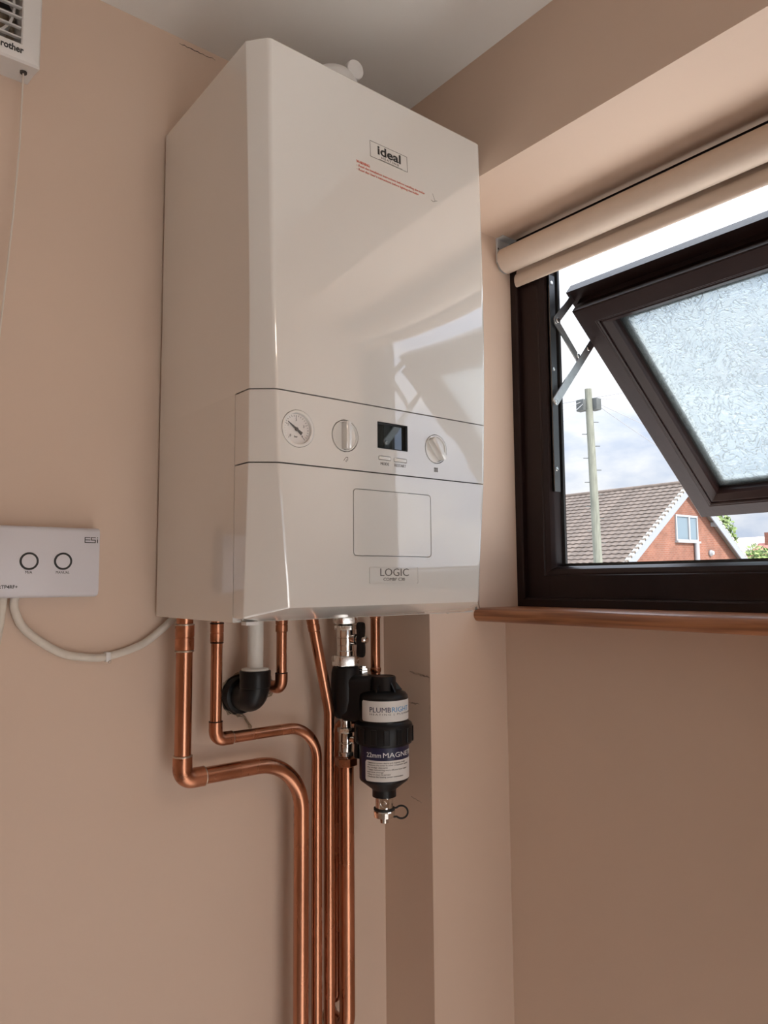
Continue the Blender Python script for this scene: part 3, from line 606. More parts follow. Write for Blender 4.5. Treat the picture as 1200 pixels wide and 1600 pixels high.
collar(p2, (0.0698, YP, z2 + 0.0245), (0, 0, 1), 0.0095, 'flux', 0.0016, 'flux_ring'); collar(p2, (0.0945, YP, z2), (1, 0, 0), 0.0093, 'solder', 0.0016)
p3 = run('gas_pipe', 'short copper pipe turning into the wall beside the black waste elbow', fillet([(0.1733, YP, -0.0002), (0.1733, YP, -0.1085), (0.1733, 0.004, -0.1085)], 0.012, 10), 0.0076)
coupling(p3, (0.1733, YP, -0.0165), (0, 0, 1), 0.022, 0.0090)
elbow(p3, (0.1733, YP, -0.1085), (0, 0, 1), (0, 1, 0), 0.021, 0.0092, 0.013); collar(p3, (0.1733, YP, -0.0868), (0, 0, 1), 0.0093, 'flux', 0.0016, 'flux_ring')
p4 = run('cold_water_pipe', 'slim copper pipe slanting down behind the black filter block', fillet([(0.2243, YP, -0.0002), (0.2580, YP, -0.150), (0.2580, YP, -0.9)], [0.09], 8), 0.0084)
coupling(p4, (0.2284, YP, -0.0180), (0.2225, 0, -0.975), 0.022, 0.0093)
p6 = run('return_pipe', 'copper pipe passing behind the black filter canister and down beside the wall', fillet([(0.3482, YP, -0.0002), (0.3486, YP, -0.176), (0.2925, -0.0205, -0.176), (0.2925, -0.0205, -0.592), (0.2925, 0.004, -0.592)], [0.018, 0.018, 0.012], 8), 0.0078)
collar(p6, (0.3484, YP, -0.012), (0, 0, 1), 0.0086, 'fitting', 0.006, 'coupling'); collar(p6, (0.3485, YP, -0.096), (0, 0, 1), 0.0086, 'fitting', 0.010, 'coupling')
p5 = run('filter_pipe', 'thick copper pipe running straight down from the filter valve, end turned into wall', fillet([(0.2897, YP, -0.225), (0.2905, YP, -0.622), (0.2905, 0.004, -0.622)], 0.020, 10), 0.0118)
# ------------------------------------------------------------------ condensate pipe
cq = thing('condensate_pipe', (0.129, 0.0, -0.115), 'white plastic waste pipe entering a black elbow in the wall', 'pipe')
obj('pipe_run', MB().lathe((0.1290, YP - 0.002, -0.0002), (0, 0, -1), [(0.0112, 0), (0.0112, 0.080)], 30), 'wastepipe', cq)
obj('reducer_ring', MB().lathe((0.1290, YP - 0.002, -0.0755), (0, 0, -1), [(0.0118, 0), (0.0190, 0.001), (0.0195, 0.002), (0.0195, 0.007)], 34), 'wastepipe', cq)
pth = fillet([(0.1290, YP - 0.002, -0.0800), (0.1290, YP - 0.002, -0.1190), (0.1290, 0.006, -0.1190)], 0.019, 12)
be = obj('elbow', MB().tube(pth, 0.0205, 34), 'blackplastic', cq, angle=50); be['label'] = 'black plastic waste elbow'
obj('socket', MB().lathe((0.1290, YP - 0.002, -0.0790), (0, 0, -1), [(0.0200, 0), (0.0219, 0.0008), (0.0222, 0.002), (0.0219, 0.0235), (0.0204, 0.0245)], 36), 'blackplastic', be)
obj('wall_collar', MB().lathe((0.1290, -0.0165, -0.1190), (0, 1, 0), [(0.0205, 0), (0.0255, 0.001), (0.0262, 0.003), (0.0262, 0.015)], 36), 'blackplastic', be)
def ragged(name, c, r, jit, h, m, parent, n=36):
    rr = [r * (1 + random.uniform(-jit, jit)) for _ in range(n)]
    poly = [(c[0] + q * math.cos(2 * PI * i / n), c[1] + q * math.sin(2 * PI * i / n)) for i, q in enumerate(rr)]
    return obj(name, MB().prism(poly, ((0, 0, 0), (1, 0, 0), (0, 0, 1), (0, -1, 0)), 0.0, h), m, parent)
ragged('torn_edge', (0.129, -0.119), 0.0305, 0.10, 0.0006, 'torn', wb); ragged('wall_hole', (0.1295, -0.1188), 0.0280, 0.05, 0.0010, 'hole', wb)
ragged('torn_edge', (0.1735, -0.1090), 0.0160, 0.14, 0.0006, 'torn', wb, 24); ragged('wall_hole', (0.1735, -0.1088), 0.0130, 0.08, 0.0010, 'hole', wb, 24)
ragged('wall_hole', (0.2905, -0.622), 0.0150, 0.06, 0.0008, 'torn', wb, 24)
def shred(pts, wd):
    mb = MB(); L = []; R_ = []
    for i, p in enumerate(pts):
        h = wd * random.uniform(0.5, 1.2) / 2; L.append((p[0] - h, -0.001 - p[2], p[1] + h * .4)); R_.append((p[0] + h, -0.0016 - p[2], p[1] - h * .4))
    n = len(pts); mb.add(L + R_, [(i, i + 1, n + i + 1, n + i) for i in range(n - 1)]); obj('paper_shred', mb, 'torn', wb)
shred([(0.133, -0.146, 0.001), (0.137, -0.151, 0.004), (0.140, -0.155, 0.002), (0.1425, -0.160, 0.005), (0.146, -0.165, 0.006), (0.1475, -0.171, 0.003)], 0.0055)
shred([(0.112, -0.140, 0.001), (0.119, -0.146, 0.004), (0.127, -0.150, 0.003), (0.135, -0.151, 0.002)], 0.004)
shred([(0.100, -0.122, 0.001), (0.0985, -0.113, 0.003), (0.101, -0.105, 0.002), (0.105, -0.099, 0.002)], 0.0022)
shred([(0.166, -0.124, 0.001), (0.172, -0.127, 0.005), (0.180, -0.125, 0.006), (0.186, -0.121, 0.002)], 0.003)

# ------------------------------------------------------------------ magnetic filter with its valves
FX, FYc = 0.3205, -0.105
flt = thing('magnetic_filter', (0.2892, YP, -0.085), 'black magnetic heating filter canister with white and navy paper labels', 'filter')
def hexn(o, ax, prof, ph=0.0): return MB().lathe(o, ax, prof, 6, ph)
vx = 0.2892
uv = obj('isolating_valve', MB().lathe((vx, YP, -0.031), (0, 0, -1), [(0.0105, -0.010), (0.0130, -0.008), (0.0145, 0), (0.0145, 0.009), (0.0135, 0.0095), (0.0135, 0.0105), (0.0145, 0.011), (0.0142, 0.022), (0.0135, 0.0225), (0.0135, 0.030), (0.0145, 0.031), (0.0145, 0.040)], 32), 'nickel', flt, angle=40)
uv['label'] = 'nickel isolating valve above the filter block'
obj('top_collar', MB().lathe((vx, YP, 0.012), (0, 0, -1), [(0.011, 0.0122), (0.011, 0.014), (0.0175, 0.0145), (0.0175, 0.0175), (0.0120, 0.018), (0.0120, 0.022)], 30), 'nickel', uv)
obj('hex_nut', hexn((vx, YP, -0.0090), (0, 0, -1), [(0.0185, 0), (0.0205, 0.001), (0.0205, 0.0105), (0.0185, 0.0115)], 0.86), 'hexnickel', uv, bevel=0.0008, angle=20)
obj('hex_nut', hexn((vx, YP, -0.0225), (0, 0, -1), [(0.0170, 0), (0.0178, 0.0006), (0.0178, 0.0065), (0.0170, 0.007)], 0.1), 'hexnickel', uv, bevel=0.0008, angle=20)
obj('hex_nut', hexn((vx, YP, -0.0690), (0, 0, -1), [(0.0200, 0), (0.0217, 0.001), (0.0217, 0.0150), (0.0205, 0.016)], 0.98), 'hexnickel', uv, bevel=0.0008, angle=20)
# butterfly handle
HD = Vector((0.36, -0.93, 0)).normalized(); hb = Vector((vx, YP, -0.0440))
obj('valve_stem', MB().lathe(hb + HD * 0.012, HD, [(0.0085, 0), (0.0085, 0.008), (0.006, 0.009), (0.006, 0.016)], 20), 'nickel', uv)
HS = Vector((HD.y, -HD.x, 0)); hc = hb + HD * 0.028
wing = [(-0.0055, 0.006), (-0.0065, 0.011), (-0.0070, 0.019), (-0.0055, 0.0255), (0.001, 0.0275), (0.0055, 0.0255), (0.0066, 0.019), (0.0055, 0.011), (0.0055, 0.006), (0.0075, 0.0),
        (0.0055, -0.006), (0.0055, -0.011), (0.0066, -0.019), (0.0055, -0.0255), (0.001, -0.0275), (-0.0055, -0.0255), (-0.0070, -0.019), (-0.0065, -0.011), (-0.0055, -0.006), (-0.0075, 0.0)]
hw = obj('butterfly_handle', MB().prism(wing, (hc, HS, (0, 0, 1), HD), -0.005, 0.005), 'blackplastic', uv, bevel=0.0016)
nt_ = obj('handle_nut', MB().lathe(hc + HD * 0.0048, HD, [(0.0062, 0), (0.0062, 0.004), (0.0045, 0.0055), (0.0045, 0.007), (0.002, 0.0078)], 16), 'nickel', uv)
# black block on the pipe line and its bridge to the canister
obj('filter_block', MB().lathe((vx, YP, -0.0855), (0, 0, -1), [(0.0180, 0), (0.0205, 0.0015), (0.0225, 0.010), (0.0235, 0.030), (0.0235, 0.050), (0.0215, 0.066), (0.0170, 0.0765), (0.0150, 0.0785)], 36), 'blackplastic', flt)
bd_ = Vector((FX - vx, FYc - YP, 0)).normalized(); bs = Vector((bd_.y, -bd_.x, 0))
obj('bridge', MB().prism(rrect(-0.019, 0.019, -0.168, -0.098, 0.010, 5), (Vector((vx, YP, 0)), bs, (0, 0, 1), bd_), 0.0, 0.050), 'blackplastic', flt, bevel=0.003)
obj('air_vent', MB().lathe(Vector((vx, YP, -0.0945)) + bd_ * 0.022 + Vector((0.012, 0.004, 0)), (0, 0, 1), [(0.0110, -0.010), (0.0110, 0.002), (0.0098, 0.003), (0.0098, 0.0055), (0.0062, 0.006), (0.0062, 0.0085), (0.004, 0.0095)], 8), 'nickel', flt, angle=20)
lv = obj('lower_valve', MB().lathe((vx, YP, -0.160), (0, 0, -1), [(0.0100, -0.004), (0.0100, 0.008), (0.0085, 0.010), (0.0085, 0.018), (0.0105, 0.019), (0.0105, 0.026), (0.0112, 0.027), (0.0112, 0.040), (0.0102, 0.041), (0.0102, 0.042), (0.0112, 0.043), (0.0112, 0.056), (0.0105, 0.057), (0.0105, 0.066)], 28), 'nickel', flt, angle=40)
obj('hex_nut', hexn((vx, YP, -0.1795), (0, 0, -1), [(0.0132, 0), (0.0138, 0.0006), (0.0138, 0.0065), (0.0132, 0.007)], 0.3), 'hexnickel', lv, bevel=0.0008, angle=20)
obj('hex_nut', hexn((vx, YP, -0.2150), (0, 0, -1), [(0.0125, 0), (0.0132, 0.0006), (0.0132, 0.0065), (0.0125, 0.007)], 0.6), 'hexnickel', lv, bevel=0.0008, angle=20)
obj('hex_nut', hexn((vx, YP, -0.2240), (0, 0, -1), [(0.0160, 0), (0.0175, 0.001), (0.0175, 0.0120), (0.0160, 0.013)], 0.25), 'fitting', lv, angle=20)
obj('valve_handle', MB().prism(wing, (Vector((vx, YP, -0.197)) + HD * 0.018, HS, (0, 0, 1), HD), 0.0, 0.007), 'blackplastic', lv, bevel=0.0014)
obj('handle_nut', MB().lathe(Vector((vx, YP, -0.197)) + HD * 0.010, HD, [(0.006, 0), (0.006, 0.016), (0.0045, 0.017), (0.0045, 0.019)], 14), 'nickel', lv)
# canister
RC = 0.0374
can = obj('canister', MB().lathe((FX, FYc, 0), (0, 0, 1), [(0.0180, -0.276), (0.0180, -0.267), (0.0190, -0.2645), (RC - 0.001, -0.2510), (RC, -0.2485), (RC, -0.130), (RC - 0.0008, -0.1265), (RC - 0.004, -0.1225), (RC - 0.012, -0.1195), (0.0205, -0.1185)], 64), 'blackplastic', flt)
obj('top_cap', MB().lathe((FX, FYc, 0), (0, 0, 1), [(0.0205, -0.1190), (0.0195, -0.1165), (0.0192, -0.101), (0.0182, -0.0985), (0.0165, -0.0980), (0.0155, -0.0990), (0.0, -0.0992)], 40), 'blackplastic', can)
for i in range(6):
    an = i * PI / 3 + 0.5; c, s_ = math.cos(an), math.sin(an)
    obj('cap_fin', MB().prism([(0.0185, -0.1195), (0.0290, -0.1195), (0.0185, -0.106)], ((FX, FYc, 0), (c, s_, 0), (0, 0, 1), (-s_, c, 0)), -0.0012, 0.0012), 'blackplastic', can)
ring = obj('locking_ring', MB().lathe((FX, FYc, 0), (0, 0, 1), [(RC, -0.1975), (0.0420, -0.1965), (0.0432, -0.1945), (0.0436, -0.1700), (0.0426, -0.1678), (0.0400, -0.1665), (0.0378, -0.1640), (RC, -0.1635)], 64), 'blackplastic', can)
for i in range(14):
    an = 2 * PI * i / 14 + 0.1; c, s_ = math.cos(an), math.sin(an)
    obj('grip_rib', MB().box(-0.0006, 0.0016, -0.0045, 0.0045, -0.1935, -0.1715), 'blackplastic', ring, bevel=0.0006, seg=1).matrix_world = Matrix.Translation((FX + c * 0.0434, FYc + s_ * 0.0434, 0)) @ Matrix.Rotation(an, 4, 'Z')
PH = math.radians(231.3)
def band(name, a0, a1, z0, z1, r, m, parent, n=48, th=0.00035, rc=0.0):
    mb = MB(); vs = []
    for i in range(n + 1):
        an = PH + math.radians(a0 + (a1 - a0) * i / n); s0 = (i / n) * math.radians(a1 - a0) * r; e0 = min(s0, math.radians(a1 - a0) * r - s0); k = 0.0
        if e0 < rc: k = rc - math.sqrt(max(0, rc * rc - (rc - e0) ** 2))
        for rr, zz in ((r, z0 + k), (r + th, z0 + k), (r + th, z1 - k), (r, z1 - k)): vs.append((FX + rr * math.cos(an), FYc + rr * math.sin(an), zz))
    fs = [(0, 1, 2, 3), tuple(4 * n + q for q in (3, 2, 1, 0))]
    for i in range(n):
        for q in range(4): fs.append((4 * i + q, 4 * i + 4 + q, 4 * i + 4 + (q + 1) % 4, 4 * i + (q + 1) % 4))
    return obj(name, mb.add(vs, fs), m, parent)
def wrap(a0, z0, r):
    def f(x, y, z):
        an = PH + math.radians(a0) + x / r; return Vector((FX + (r + z) * math.cos(an), FYc + (r + z) * math.sin(an), z0 + y))
    return f
lb = band('maker_label', -58, 118, -0.1610, -0.1310, RC, 'labelwhite', can, rc=0.002)
RW = RC + 0.0004
text('label_print', 'PLUMB', 0.0098, 'navyprint', lb, warp=wrap(-33, -0.1470, RW), width=0.0330, height=0.0072, offset=0.0)
text('label_print', 'RIGHT', 0.0098, 'blueprint', lb, warp=wrap(19, -0.1470, RW), width=0.0340, height=0.0072, offset=0.0)
text('label_print', 'HEATING | PLUMBING', 0.0036, 'greyline', lb, warp=wrap(-33, -0.1512, RW), width=0.0800, spacing=1.4)
nv = band('product_label', -62, 130, -0.2470, -0.1985, RC, 'labelnavy', can)
text('label_print', '22mm', 0.0085, 'whiteprint', nv, warp=wrap(-42, -0.2120, RW), width=0.0235, height=0.0068, offset=0.0)
text('label_print', 'MAGNETIC', 0.0085, 'whiteprint', nv, warp=wrap(-2, -0.2120, RW), width=0.0640, height=0.0070, offset=0.0)
ip = band('label_panel', -46, 128, -0.2465, -0.2165, RC + 0.0003, 'labelwhite', nv, rc=0.0025)
lines = ['\u2022 Removes system debris and magnetic sludge', '\u2022 Protects the boiler & other components against', '   the sludge deposits', '\u2022 Helps maintaining more efficient heat output', '   and save energy', '\u2022 Easy to clean & service', '\u2022 Reduces the heating system maintenance']
mb = MB()
for i, ln in enumerate(lines):
    me = text_mesh('n', ln, 0.0030, warp=wrap(-40, -0.2205 - 0.0033 * i, RC + 0.0007), width=0.00145 * len(ln))
    mb.add([v.co for v in me.vertices], [tuple(p.vertices) for p in me.polygons]); bpy.data.meshes.remove(me)
obj('small_print', mb, 'greyline', ip)
# drain cock
dr = obj('drain_cock', MB().lathe((FX, FYc, -0.275), (0, 0, -1), [(0.0140, -0.003), (0.0148, 0), (0.0148, 0.003), (0.0135, 0.004), (0.0135, 0.018)], 30), 'nickel', flt)
dr['label'] = 'nickel drain cock with knurled cap'
CF = Vector((-0.623, -0.782, 0))
obj('drain_screw', MB().lathe(Vector((FX, FYc, -0.2835)) + CF * 0.011, CF, [(0.0075, 0), (0.0075, 0.0045), (0.0058, 0.0045), (0.0055, 0.003), (0.003, 0.003), (0.0025, 0.005), (0.0, 0.0052)], 22), 'nickel', dr)
obj('rubber_washer', MB().lathe((FX, FYc, -0.2930), (0, 0, -1), [(0.0130, 0), (0.0160, 0.0003), (0.0160, 0.003), (0.0130, 0.0033)], 28), 'rubber', dr)
kn = []
for h, r in ((0.0, 0.0155), (0.0015, 0.0165), (0.0095, 0.0160), (0.0105, 0.0130), (0.0105, 0.0068), (0.0185, 0.0062)): kn.append((r, h))
obj('knurled_cap', MB().lathe((FX, FYc, -0.2965), (0, 0, -1), kn, 20), 'nickel', dr, angle=12)
lr = Vector((0.781, -0.624, 0)); lc_ = Vector((FX, FYc, -0.3000)) + lr * 0.0255
loop = [lc_ + lr * (0.0100 * math.cos(a)) + Vector((0, 0, 0.0095 * math.sin(a))) for a in [math.radians(215 - 0 + (360 - 70) * i / 26 - 70) for i in range(27)]]
loop = [lc_ + lr * (0.0098 * math.cos(a)) + Vector((0, 0, 0.0092 * math.sin(a))) for a in [math.radians(-135 + 270 * i / 26) for i in range(27)]]
loop = [Vector((FX, FYc, -0.3070)) + lr * 0.0145] + loop + [Vector((FX, FYc, -0.2945)) + lr * 0.0145]
obj('strap', MB().tube(loop, 0.0014, 10), 'rubber', dr, angle=60)

# ------------------------------------------------------------------ programmer / receiver box on the wall
ES = thing('heating_receiver', (-0.159, 0.0, 0.029), 'pale wireless heating receiver box with two round ring buttons', 'receiver')
ep = [(0.0, 0.0290), (-0.0215, 0.0290), (-0.0290, 0.0310), (-0.0315, 0.0370), (-0.0315, 0.1110), (-0.0300, 0.1150), (-0.0260, 0.1165), (0.0, 0.1165)]
obj('housing', MB().prism([(y, z) for y, z in ep], ((-0.232, 0, 0), (0, 1, 0), (0, 0, 1), (1, 0, 0)), 0, 0.1455), 'esiplastic', ES, bevel=0.0018, angle=40)
EF = ((0, -0.0315, 0), (1, 0, 0), (0, 0, 1), (0, -1, 0))
for c in ((-0.1707, 0.0735), (-0.1314, 0.0738)):
    bt = obj('round_button', MB().prism(circ(*c, 0.0084, 40), EF, -0.001, 0.0010), 'esiplastic', ES, bevel=0.0004)
    obj('button_ring', MB().ring(circ(*c, 0.0108, 48), circ(*c, 0.0084, 48), EF, 0.0, 0.0008), 'blackprint', bt)
ef = lambda x, z: ((x, -0.03155, z), (1, 0, 0), (0, 0, 1), (0, -1, 0))
text('button_print', 'M/A', 0.0050, 'blackprint', ES, frame=ef(-0.1707, 0.0583), align='CENTER', width=0.0080)
text('button_print', 'MANUAL', 0.0050, 'blackprint', ES, frame=ef(-0.1314, 0.0583), align='CENTER', width=0.0160)
text('model_print', 'RTP4RF+', 0.0058, 'blackprint', ES, frame=ef(-0.1825, 0.0405), align='RIGHT', width=0.0212, offset=0.0001)
mb = MB(); ex, ez, k = -0.1055, 0.0980, 0.0064
s2 = lambda pts: stroke(mb, [(ex + a * k, ez + b * k) for a, b in pts], 0.00095, 0.0, 0.0002, EF)
s2([(0.95, 1.0), (0.0, 1.0), (0.0, 0.0), (0.85, 0.0)]); s2([(0.0, 0.5), (0.95, 0.5)])
s2([(2.0, 1.0), (1.2, 1.0), (1.2, 0.5), (2.0, 0.5), (2.0, 0.0), (1.0, 0.0)]); s2([(2.42, 0.0), (2.42, 0.60)]); s2([(2.42, 0.95), (2.42, 1.0)])
obj('maker_print', mb, 'blackprint', ES)
# its cables
cb = thing('white_flex', (-0.0655, 0.0, -0.05), 'white cable sagging from the receiver box to the boiler, clipped to wall', 'cable')
obj('cable_run', MB().tube(spline([(-0.1806, -0.0120, 0.0330), (-0.1800, -0.0090, 0.0150), (-0.1660, -0.0075, -0.0112), (-0.1280, -0.0065, -0.0394), (-0.0970, -0.0065, -0.0485), (-0.0655, -0.0065, -0.0500), (-0.0213, -0.0065, -0.0377), (0.0051, -0.009, -0.0192), (0.0213, -0.0130, -0.0041), (0.034, -0.022, 0.010)], 9), 0.0051, 14), 'cable', cb, angle=60)
ck = obj('cable_clip', MB().box(-0.0685, -0.0625, -0.0125, -0.0003, -0.0565, -0.0440), 'whiteplastic', cb, bevel=0.0008)
obj('nail', MB().lathe((-0.0640, -0.0123, -0.0565), (0, -1, 0), [(0.0022, 0), (0.0022, 0.001), (0.0015, 0.0018)], 14), 'nickel', ck)
c2 = MB().tube(spline([(-0.1935, -0.0120, 0.0330), (-0.1940, -0.0085, 0.015), (-0.1965, -0.0065, -0.015), (-0.2050, -0.0065, -0.060), (-0.2200, -0.0065, -0.110), (-0.2350, -0.0065, -0.2)], 8), 0.0046, 12)
tag(obj('white_flex', c2, 'cable', None, angle=60), 'white cable dropping straight down from under the receiver box', 'cable')

# ------------------------------------------------------------------ extractor fan, high on the wall
fa = thing('extractor_fan', (-0.263, 0.0, 0.695), 'square white extractor fan with horizontal slats and a pull cord', 'fan')
ox0, ox1, oz0, oz1 = -0.3200, -0.2060, 0.7185, 0.8320
fh = rect_sweep(-0.343, -0.1830, 0.695, 0.8555, [(0, 0.046), (0.002, 0.049), (0.005, 0.050), (0.0215, 0.050), (0.0230, 0.0485), (0.0230, 0.0), (0.004, 0.0), (0.002, 0.030)], lambda u, v, d: Vector((u, -d, v)))
mb = MB()
for c in fh: mb.add(c.v, c.f)
hs = obj('housing', mb, 'whiteplastic', fa, angle=30)
bp2 = obj('back_plate', MB().box(-0.322, -0.204, -0.006, -0.001, 0.714, 0.836), 'torn', fa)
for i in range(9):
    z = 0.7270 + 0.0133 * i
    obj('slat', MB().prism([(-0.0470, z - 0.0008), (-0.0488, z), (-0.0470, z + 0.0012), (-0.0410, z + 0.0016), (-0.0410, z + 0.0004)], ((-0.3205, 0, 0), (0, 1, 0), (0, 0, 1), (1, 0, 0)), 0, 0.115), 'whiteplastic', fa)
fcx, fcz = -0.2630, 0.7752; FF = ((0, 0, 0), (1, 0, 0), (0, 0, 1), (0, -1, 0))
obj('duct_ring', MB().ring(circ(fcx, fcz, 0.0530, 48), circ(fcx, fcz, 0.0500, 48), FF, 0.004, 0.030), 'whiteplastic', fa)
obj('motor_hub', MB().lathe((fcx, -0.004, fcz), (0, -1, 0), [(0.020, 0), (0.020, 0.024), (0.017, 0.028), (0.0, 0.029)], 30), 'whiteplastic', fa)
for i in range(6):
    a = i * PI / 3 + 0.25; c, s_ = math.cos(a), math.sin(a)
    obj('fan_blade', MB().add([(fcx + c * 0.019 - s_ * 0.007, -0.012, fcz + s_ * 0.019 + c * 0.007), (fcx + c * 0.019 + s_ * 0.007, -0.022, fcz + s_ * 0.019 - c * 0.007), (fcx + c * 0.048 + s_ * 0.014, -0.024, fcz + s_ * 0.048 - c * 0.014), (fcx + c * 0.048 - s_ * 0.014, -0.010, fcz + s_ * 0.048 + c * 0.014)], [(0, 1, 2, 3)]), 'blackplastic', fa)
text('maker_print', 'rother', 0.0120, 'blackprint', fa, frame=((-0.2292, -0.05005, 0.7050), (1, 0, 0), (0, 0, 1), (0, -1, 0)), width=0.0262, offset=0.00035)
obj('cord_hole', MB().lathe((-0.1975, -0.0265, 0.6953), (0, 0, -1), [(0.0042, -0.002), (0.0042, 0.0002), (0.0030, 0.0003)], 20), 'joint', fa)
obj('pull_cord', MB().tube([(-0.1975, -0.0260, 0.698), (-0.1985, -0.0260, 0.60), (-0.2030, -0.0270, 0.50), (-0.2135, -0.0290, 0.34), (-0.2190, -0.030, 0.26), (-0.2240, -0.031, 0.19)], 0.0011, 8), 'cord', fa)

obj('cord_pull', MB().lathe((-0.2245, -0.0312, 0.192), (-0.05, 0, -1), [(0.0015, 0), (0.004, 0.004), (0.0055, 0.018), (0.005, 0.028), (0.002, 0.031)], 16), 'whiteplastic', fa)

# ------------------------------------------------------------------ outside
struct('ground', MB().box(-60, 140, -80, 120, ZF - 0.4, ZF - 0.12), 'paving', 'pale concrete ground outside between the houses', 'ground')
PX, PZ, GY, GE, SLP = 28.05, 3.95, 14.65, 27.5, 0.695
hz = lambda x: PZ - SLP * abs(x - PX)
hs_ = thing('brick_house', (PX, GY, ZF - 0.05), 'red brick house with a brown tiled roof and white bargeboards behind the pole', 'house')
EW = 5.9
obj('gable_wall', MB().prism([(PX - EW + 0.3, ZF - 0.05), (PX + EW - 0.3, ZF - 0.05), (PX + EW - 0.3, hz(PX + EW - 0.3) - 0.15), (PX, PZ - 0.15), (PX - EW + 0.3, hz(PX - EW + 0.3) - 0.15)], ((0, GY + 0.2, 0), (1, 0, 0), (0, 0, 1), (0, 1, 0)), 0, GE - GY - 0.4), 'brick', hs_)
sl = math.sqrt(1 + SLP * SLP); dn = Vector((-1 / sl, 0, -SLP / sl)); nr = Vector((-SLP / sl, 0, 1 / sl))
NT = 25; gauge = EW * sl / NT
prof_w = []; tw = 0.30; NS_ = 6; ntile = int((GE - GY) / tw)
def course_mesh():
    mb = MB(); vs = []; n = ntile * NS_
    for i in range(n + 1):
        y = (GE - GY) * i / n; hgt = 0.028 * (0.5 + 0.5 * math.cos(2 * PI * i / NS_))
        for d_, h_ in ((-0.02, 0.0 + hgt * .6), (gauge + 0.05, 0.040 + hgt), (gauge + 0.05, 0.012), (-0.02, -0.02)):
            vs.append(dn * d_ + nr * h_ + Vector((0, y, 0)))
    fs = [(0, 1, 2, 3), tuple(4 * n + q for q in (3, 2, 1, 0))]
    for i in range(n):
        for q in range(4): fs.append((4 * i + q, 4 * i + 4 + q, 4 * i + 4 + (q + 1) % 4, 4 * i + (q + 1) % 4))
    return mb.add(vs, fs).mesh('tile_course')
cm = course_mesh(); cm.materials.append(M['tile'])
for k in range(NT):
    o = bpy.data.objects.new('tile_course', cm); COL.objects.link(o); o.parent = hs_
    o.location = Vector((PX, GY - 0.12, PZ)) + dn * (gauge * k) - hs_.location
obj('roof_slope', MB().prism([(PX, PZ + 0.02), (PX + EW, hz(PX + EW) + 0.02), (PX + EW, hz(PX + EW) - 0.1), (PX, PZ - 0.1)], ((0, GY - 0.12, 0), (1, 0, 0), (0, 0, 1), (0, 1, 0)), 0, GE - GY + 0.2), 'tile', hs_)
obj('ridge_tiles', MB().tube([(PX, GY - 0.14, PZ + 0.0), (PX, GE + 0.1, PZ + 0.0)], 0.11, 12), 'tile', hs_)
for sg in (-1, 1):
    d2 = Vector((sg / sl, 0, -SLP / sl)); n2 = Vector((sg * SLP / sl, 0, 1 / sl))
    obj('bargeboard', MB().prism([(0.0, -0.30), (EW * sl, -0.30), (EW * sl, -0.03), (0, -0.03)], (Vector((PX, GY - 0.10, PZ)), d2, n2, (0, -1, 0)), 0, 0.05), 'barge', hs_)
    vm = MB().prism([(0.02, -0.03), (gauge * 0.86, -0.03), (gauge * 0.80, 0.05), (0.06, 0.06)], (Vector((0, 0, 0)), d2, n2, (0, -1, 0)), -0.12, 0.06).mesh('verge_cap', 0.012, 1); vm.materials.append(M['verge'])
    for k in range(NT):
        o = bpy.data.objects.new('verge_cap', vm); COL.objects.link(o); o.parent = hs_
        o.location = Vector((PX, GY - 0.10, PZ)) + d2 * (gauge * k) - hs_.location
wy = GY + 0.2
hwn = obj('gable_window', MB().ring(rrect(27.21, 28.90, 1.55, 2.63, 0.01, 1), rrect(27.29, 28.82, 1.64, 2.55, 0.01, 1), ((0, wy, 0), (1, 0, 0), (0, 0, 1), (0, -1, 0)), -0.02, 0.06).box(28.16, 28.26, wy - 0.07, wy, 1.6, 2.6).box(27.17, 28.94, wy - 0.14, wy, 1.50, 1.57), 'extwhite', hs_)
obj('pane', MB().box(27.27, 28.18, wy - 0.012, wy + 0.0, 1.6, 2.57), 'extglass', hwn); obj('pane', MB().box(28.24, 28.84, wy - 0.012, wy, 1.6, 2.57), 'extglass', hwn)
obj('downpipe', MB().tube([(28.66, wy - 0.10, 1.5), (28.66, wy - 0.10, ZF - 0.04)], 0.10, 14), 'extwhite', hs_)
obj('wall_light', MB().lathe((29.85, wy - 0.02, 1.12), (0, -1, 0), [(0.12, 0), (0.13, 0.05), (0.08, 0.16), (0.0, 0.2)], 14), 'extwhite', hs_)
obj('corner_bracket', MB().box(30.05, 30.35, wy - 0.25, wy, 2.25, 2.42), 'extwhite', hs_)

# telegraph pole
tp = thing('telegraph_pole', (18.33, 12.19, ZF - 0.05), 'weathered wooden telegraph pole with a junction box and overhead wires', 'pole')
pt, pb = Vector((18.19, 12.29, 5.78)), Vector((18.33, 12.19, ZF - 0.05))
obj('pole_shaft', MB().tube([pb, pb.lerp(pt, 0.5), pt], [0.145, 0.125, 0.105], 16), 'pole', tp)
obj('junction_box', MB().box(17.95, 18.17, 12.30, 12.58, 5.10, 5.46), 'polebox', tp, bevel=0.03)
obj('junction_box', MB().box(18.22, 18.46, 12.02, 12.28, 5.12, 5.48), 'polebox', tp, bevel=0.03)
rs = Vector((0.78, -0.62, 0))
for i in range(12):
    p = pb.lerp(pt, 0.36 + 0.05 * i); sd = -1 if i % 2 else 1; obj('step_peg', MB().tube([p, p + rs * (0.26 * sd)], 0.014, 6), 'polebox', tp)
top = pt - Vector((0, 0, 0.30))
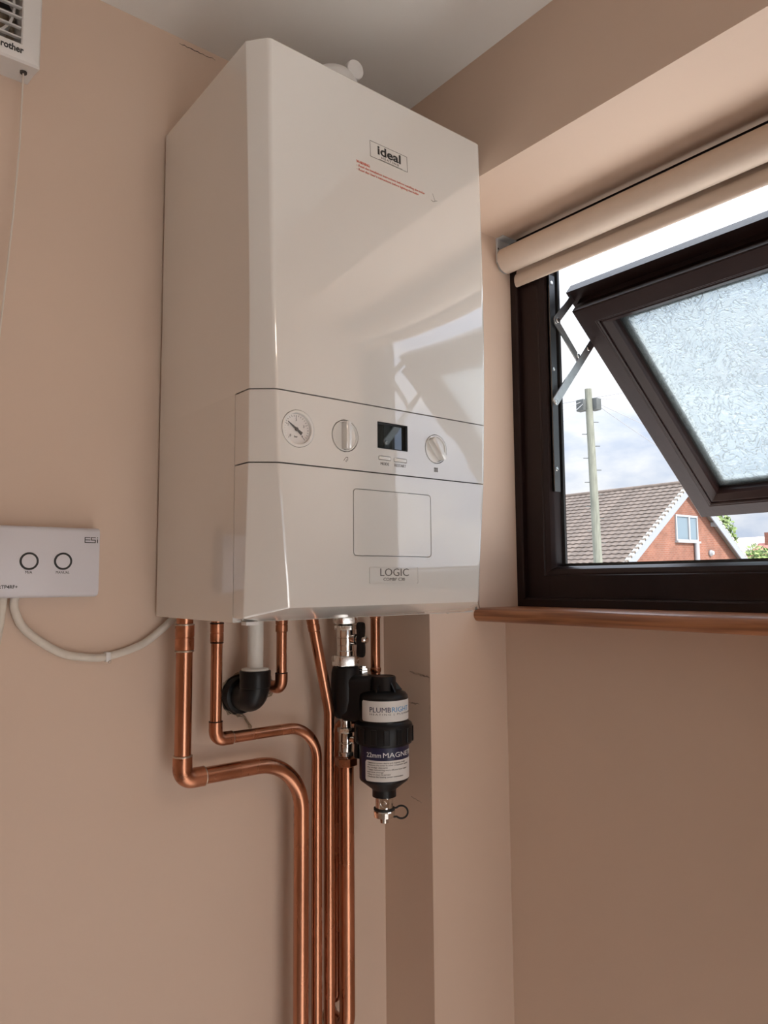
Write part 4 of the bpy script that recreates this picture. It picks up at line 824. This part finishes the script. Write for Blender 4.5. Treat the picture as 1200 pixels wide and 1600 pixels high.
for q in [(8, 30, 5.2), (30, -6, 9.0), (34, 0, 7.0), (36, 10, 3.0), (6, 18, 1.0), (9, 14, -0.5), (28, 8.0, 0.5)]:
    b = Vector(q); path = []
    for i in range(15):
        t = i / 14; path.append(top.lerp(b, t) - Vector((0, 0, 1.6 * t * (1 - t))))
    obj('overhead_wire', MB().tube(path, 0.010, 5), 'wire', tp)

# tree and farther roofs
def tree(c, h, r, n, label):
    t = thing('garden_tree', (c[0], c[1], ZF - 0.05), label, 'tree')
    obj('trunk', MB().tube([(c[0], c[1], ZF - 0.05), (c[0] + 0.1, c[1], h * 0.5), (c[0], c[1], h * 0.8)], [0.2, 0.15, 0.06], 8), 'bark', t)
    mb = MB()
    for i in range(n):
        d = Vector((random.gauss(0, 1), random.gauss(0, 1), random.gauss(0, 1))).normalized() * (random.random() ** 0.4)
        p = Vector((c[0] + d.x * r, c[1] + d.y * r, h - r * 1.3 + d.z * r * 1.5)); a = Vector((random.gauss(0, 1), random.gauss(0, 1), random.gauss(0, 1))).normalized(); b = a.orthogonal().normalized()
        s = random.uniform(0.10, 0.2); mb.add([p + a * s, p + b * s * .6, p - a * s, p - b * s * .6], [(0, 1, 2, 3)])
    o = obj('leaves', mb, 'leaf', t); o['kind'] = 'stuff'
tree((42.5, 21.0), 3.9, 1.1, 1400, 'small green leafy tree behind the brick house'); tree((44.5, 19.6), 1.9, 1.0, 900, 'low yellowish green bush in front of the far roofs')
def far_house(x, y, w_, d_, eave, ridge, roofm, label):
    q = thing('far_house', (x, y, ZF - 0.05), label, 'house')
    obj('wall', MB().box(x - d_ / 2, x + d_ / 2, y - w_ / 2, y + w_ / 2, ZF - 0.05, eave), 'brick', q)
    r_ = obj('roof', MB().prism([(-d_ / 2 - 0.3, eave - 0.15), (d_ / 2 + 0.3, eave - 0.15), (0, ridge)], ((x, y - w_ / 2 - 0.3, 0), (1, 0, 0), (0, 0, 1), (0, 1, 0)), 0, w_ + 0.6), roofm, q)
    obj('chimney', MB().box(x - 0.4, x + 0.4, y + w_ / 2 - 1.2, y + w_ / 2 - 0.4, eave, ridge + 0.9), 'brick', r_)
far_house(70.0, 33.0, 5.0, 9.0, 1.6, 3.9, 'greyroof', 'distant house with a grey tiled roof and brick chimney')
far_house(66.0, 24.5, 9.0, 9.0, 0.9, 3.1, 'redroof', 'distant house with a red tiled roof')
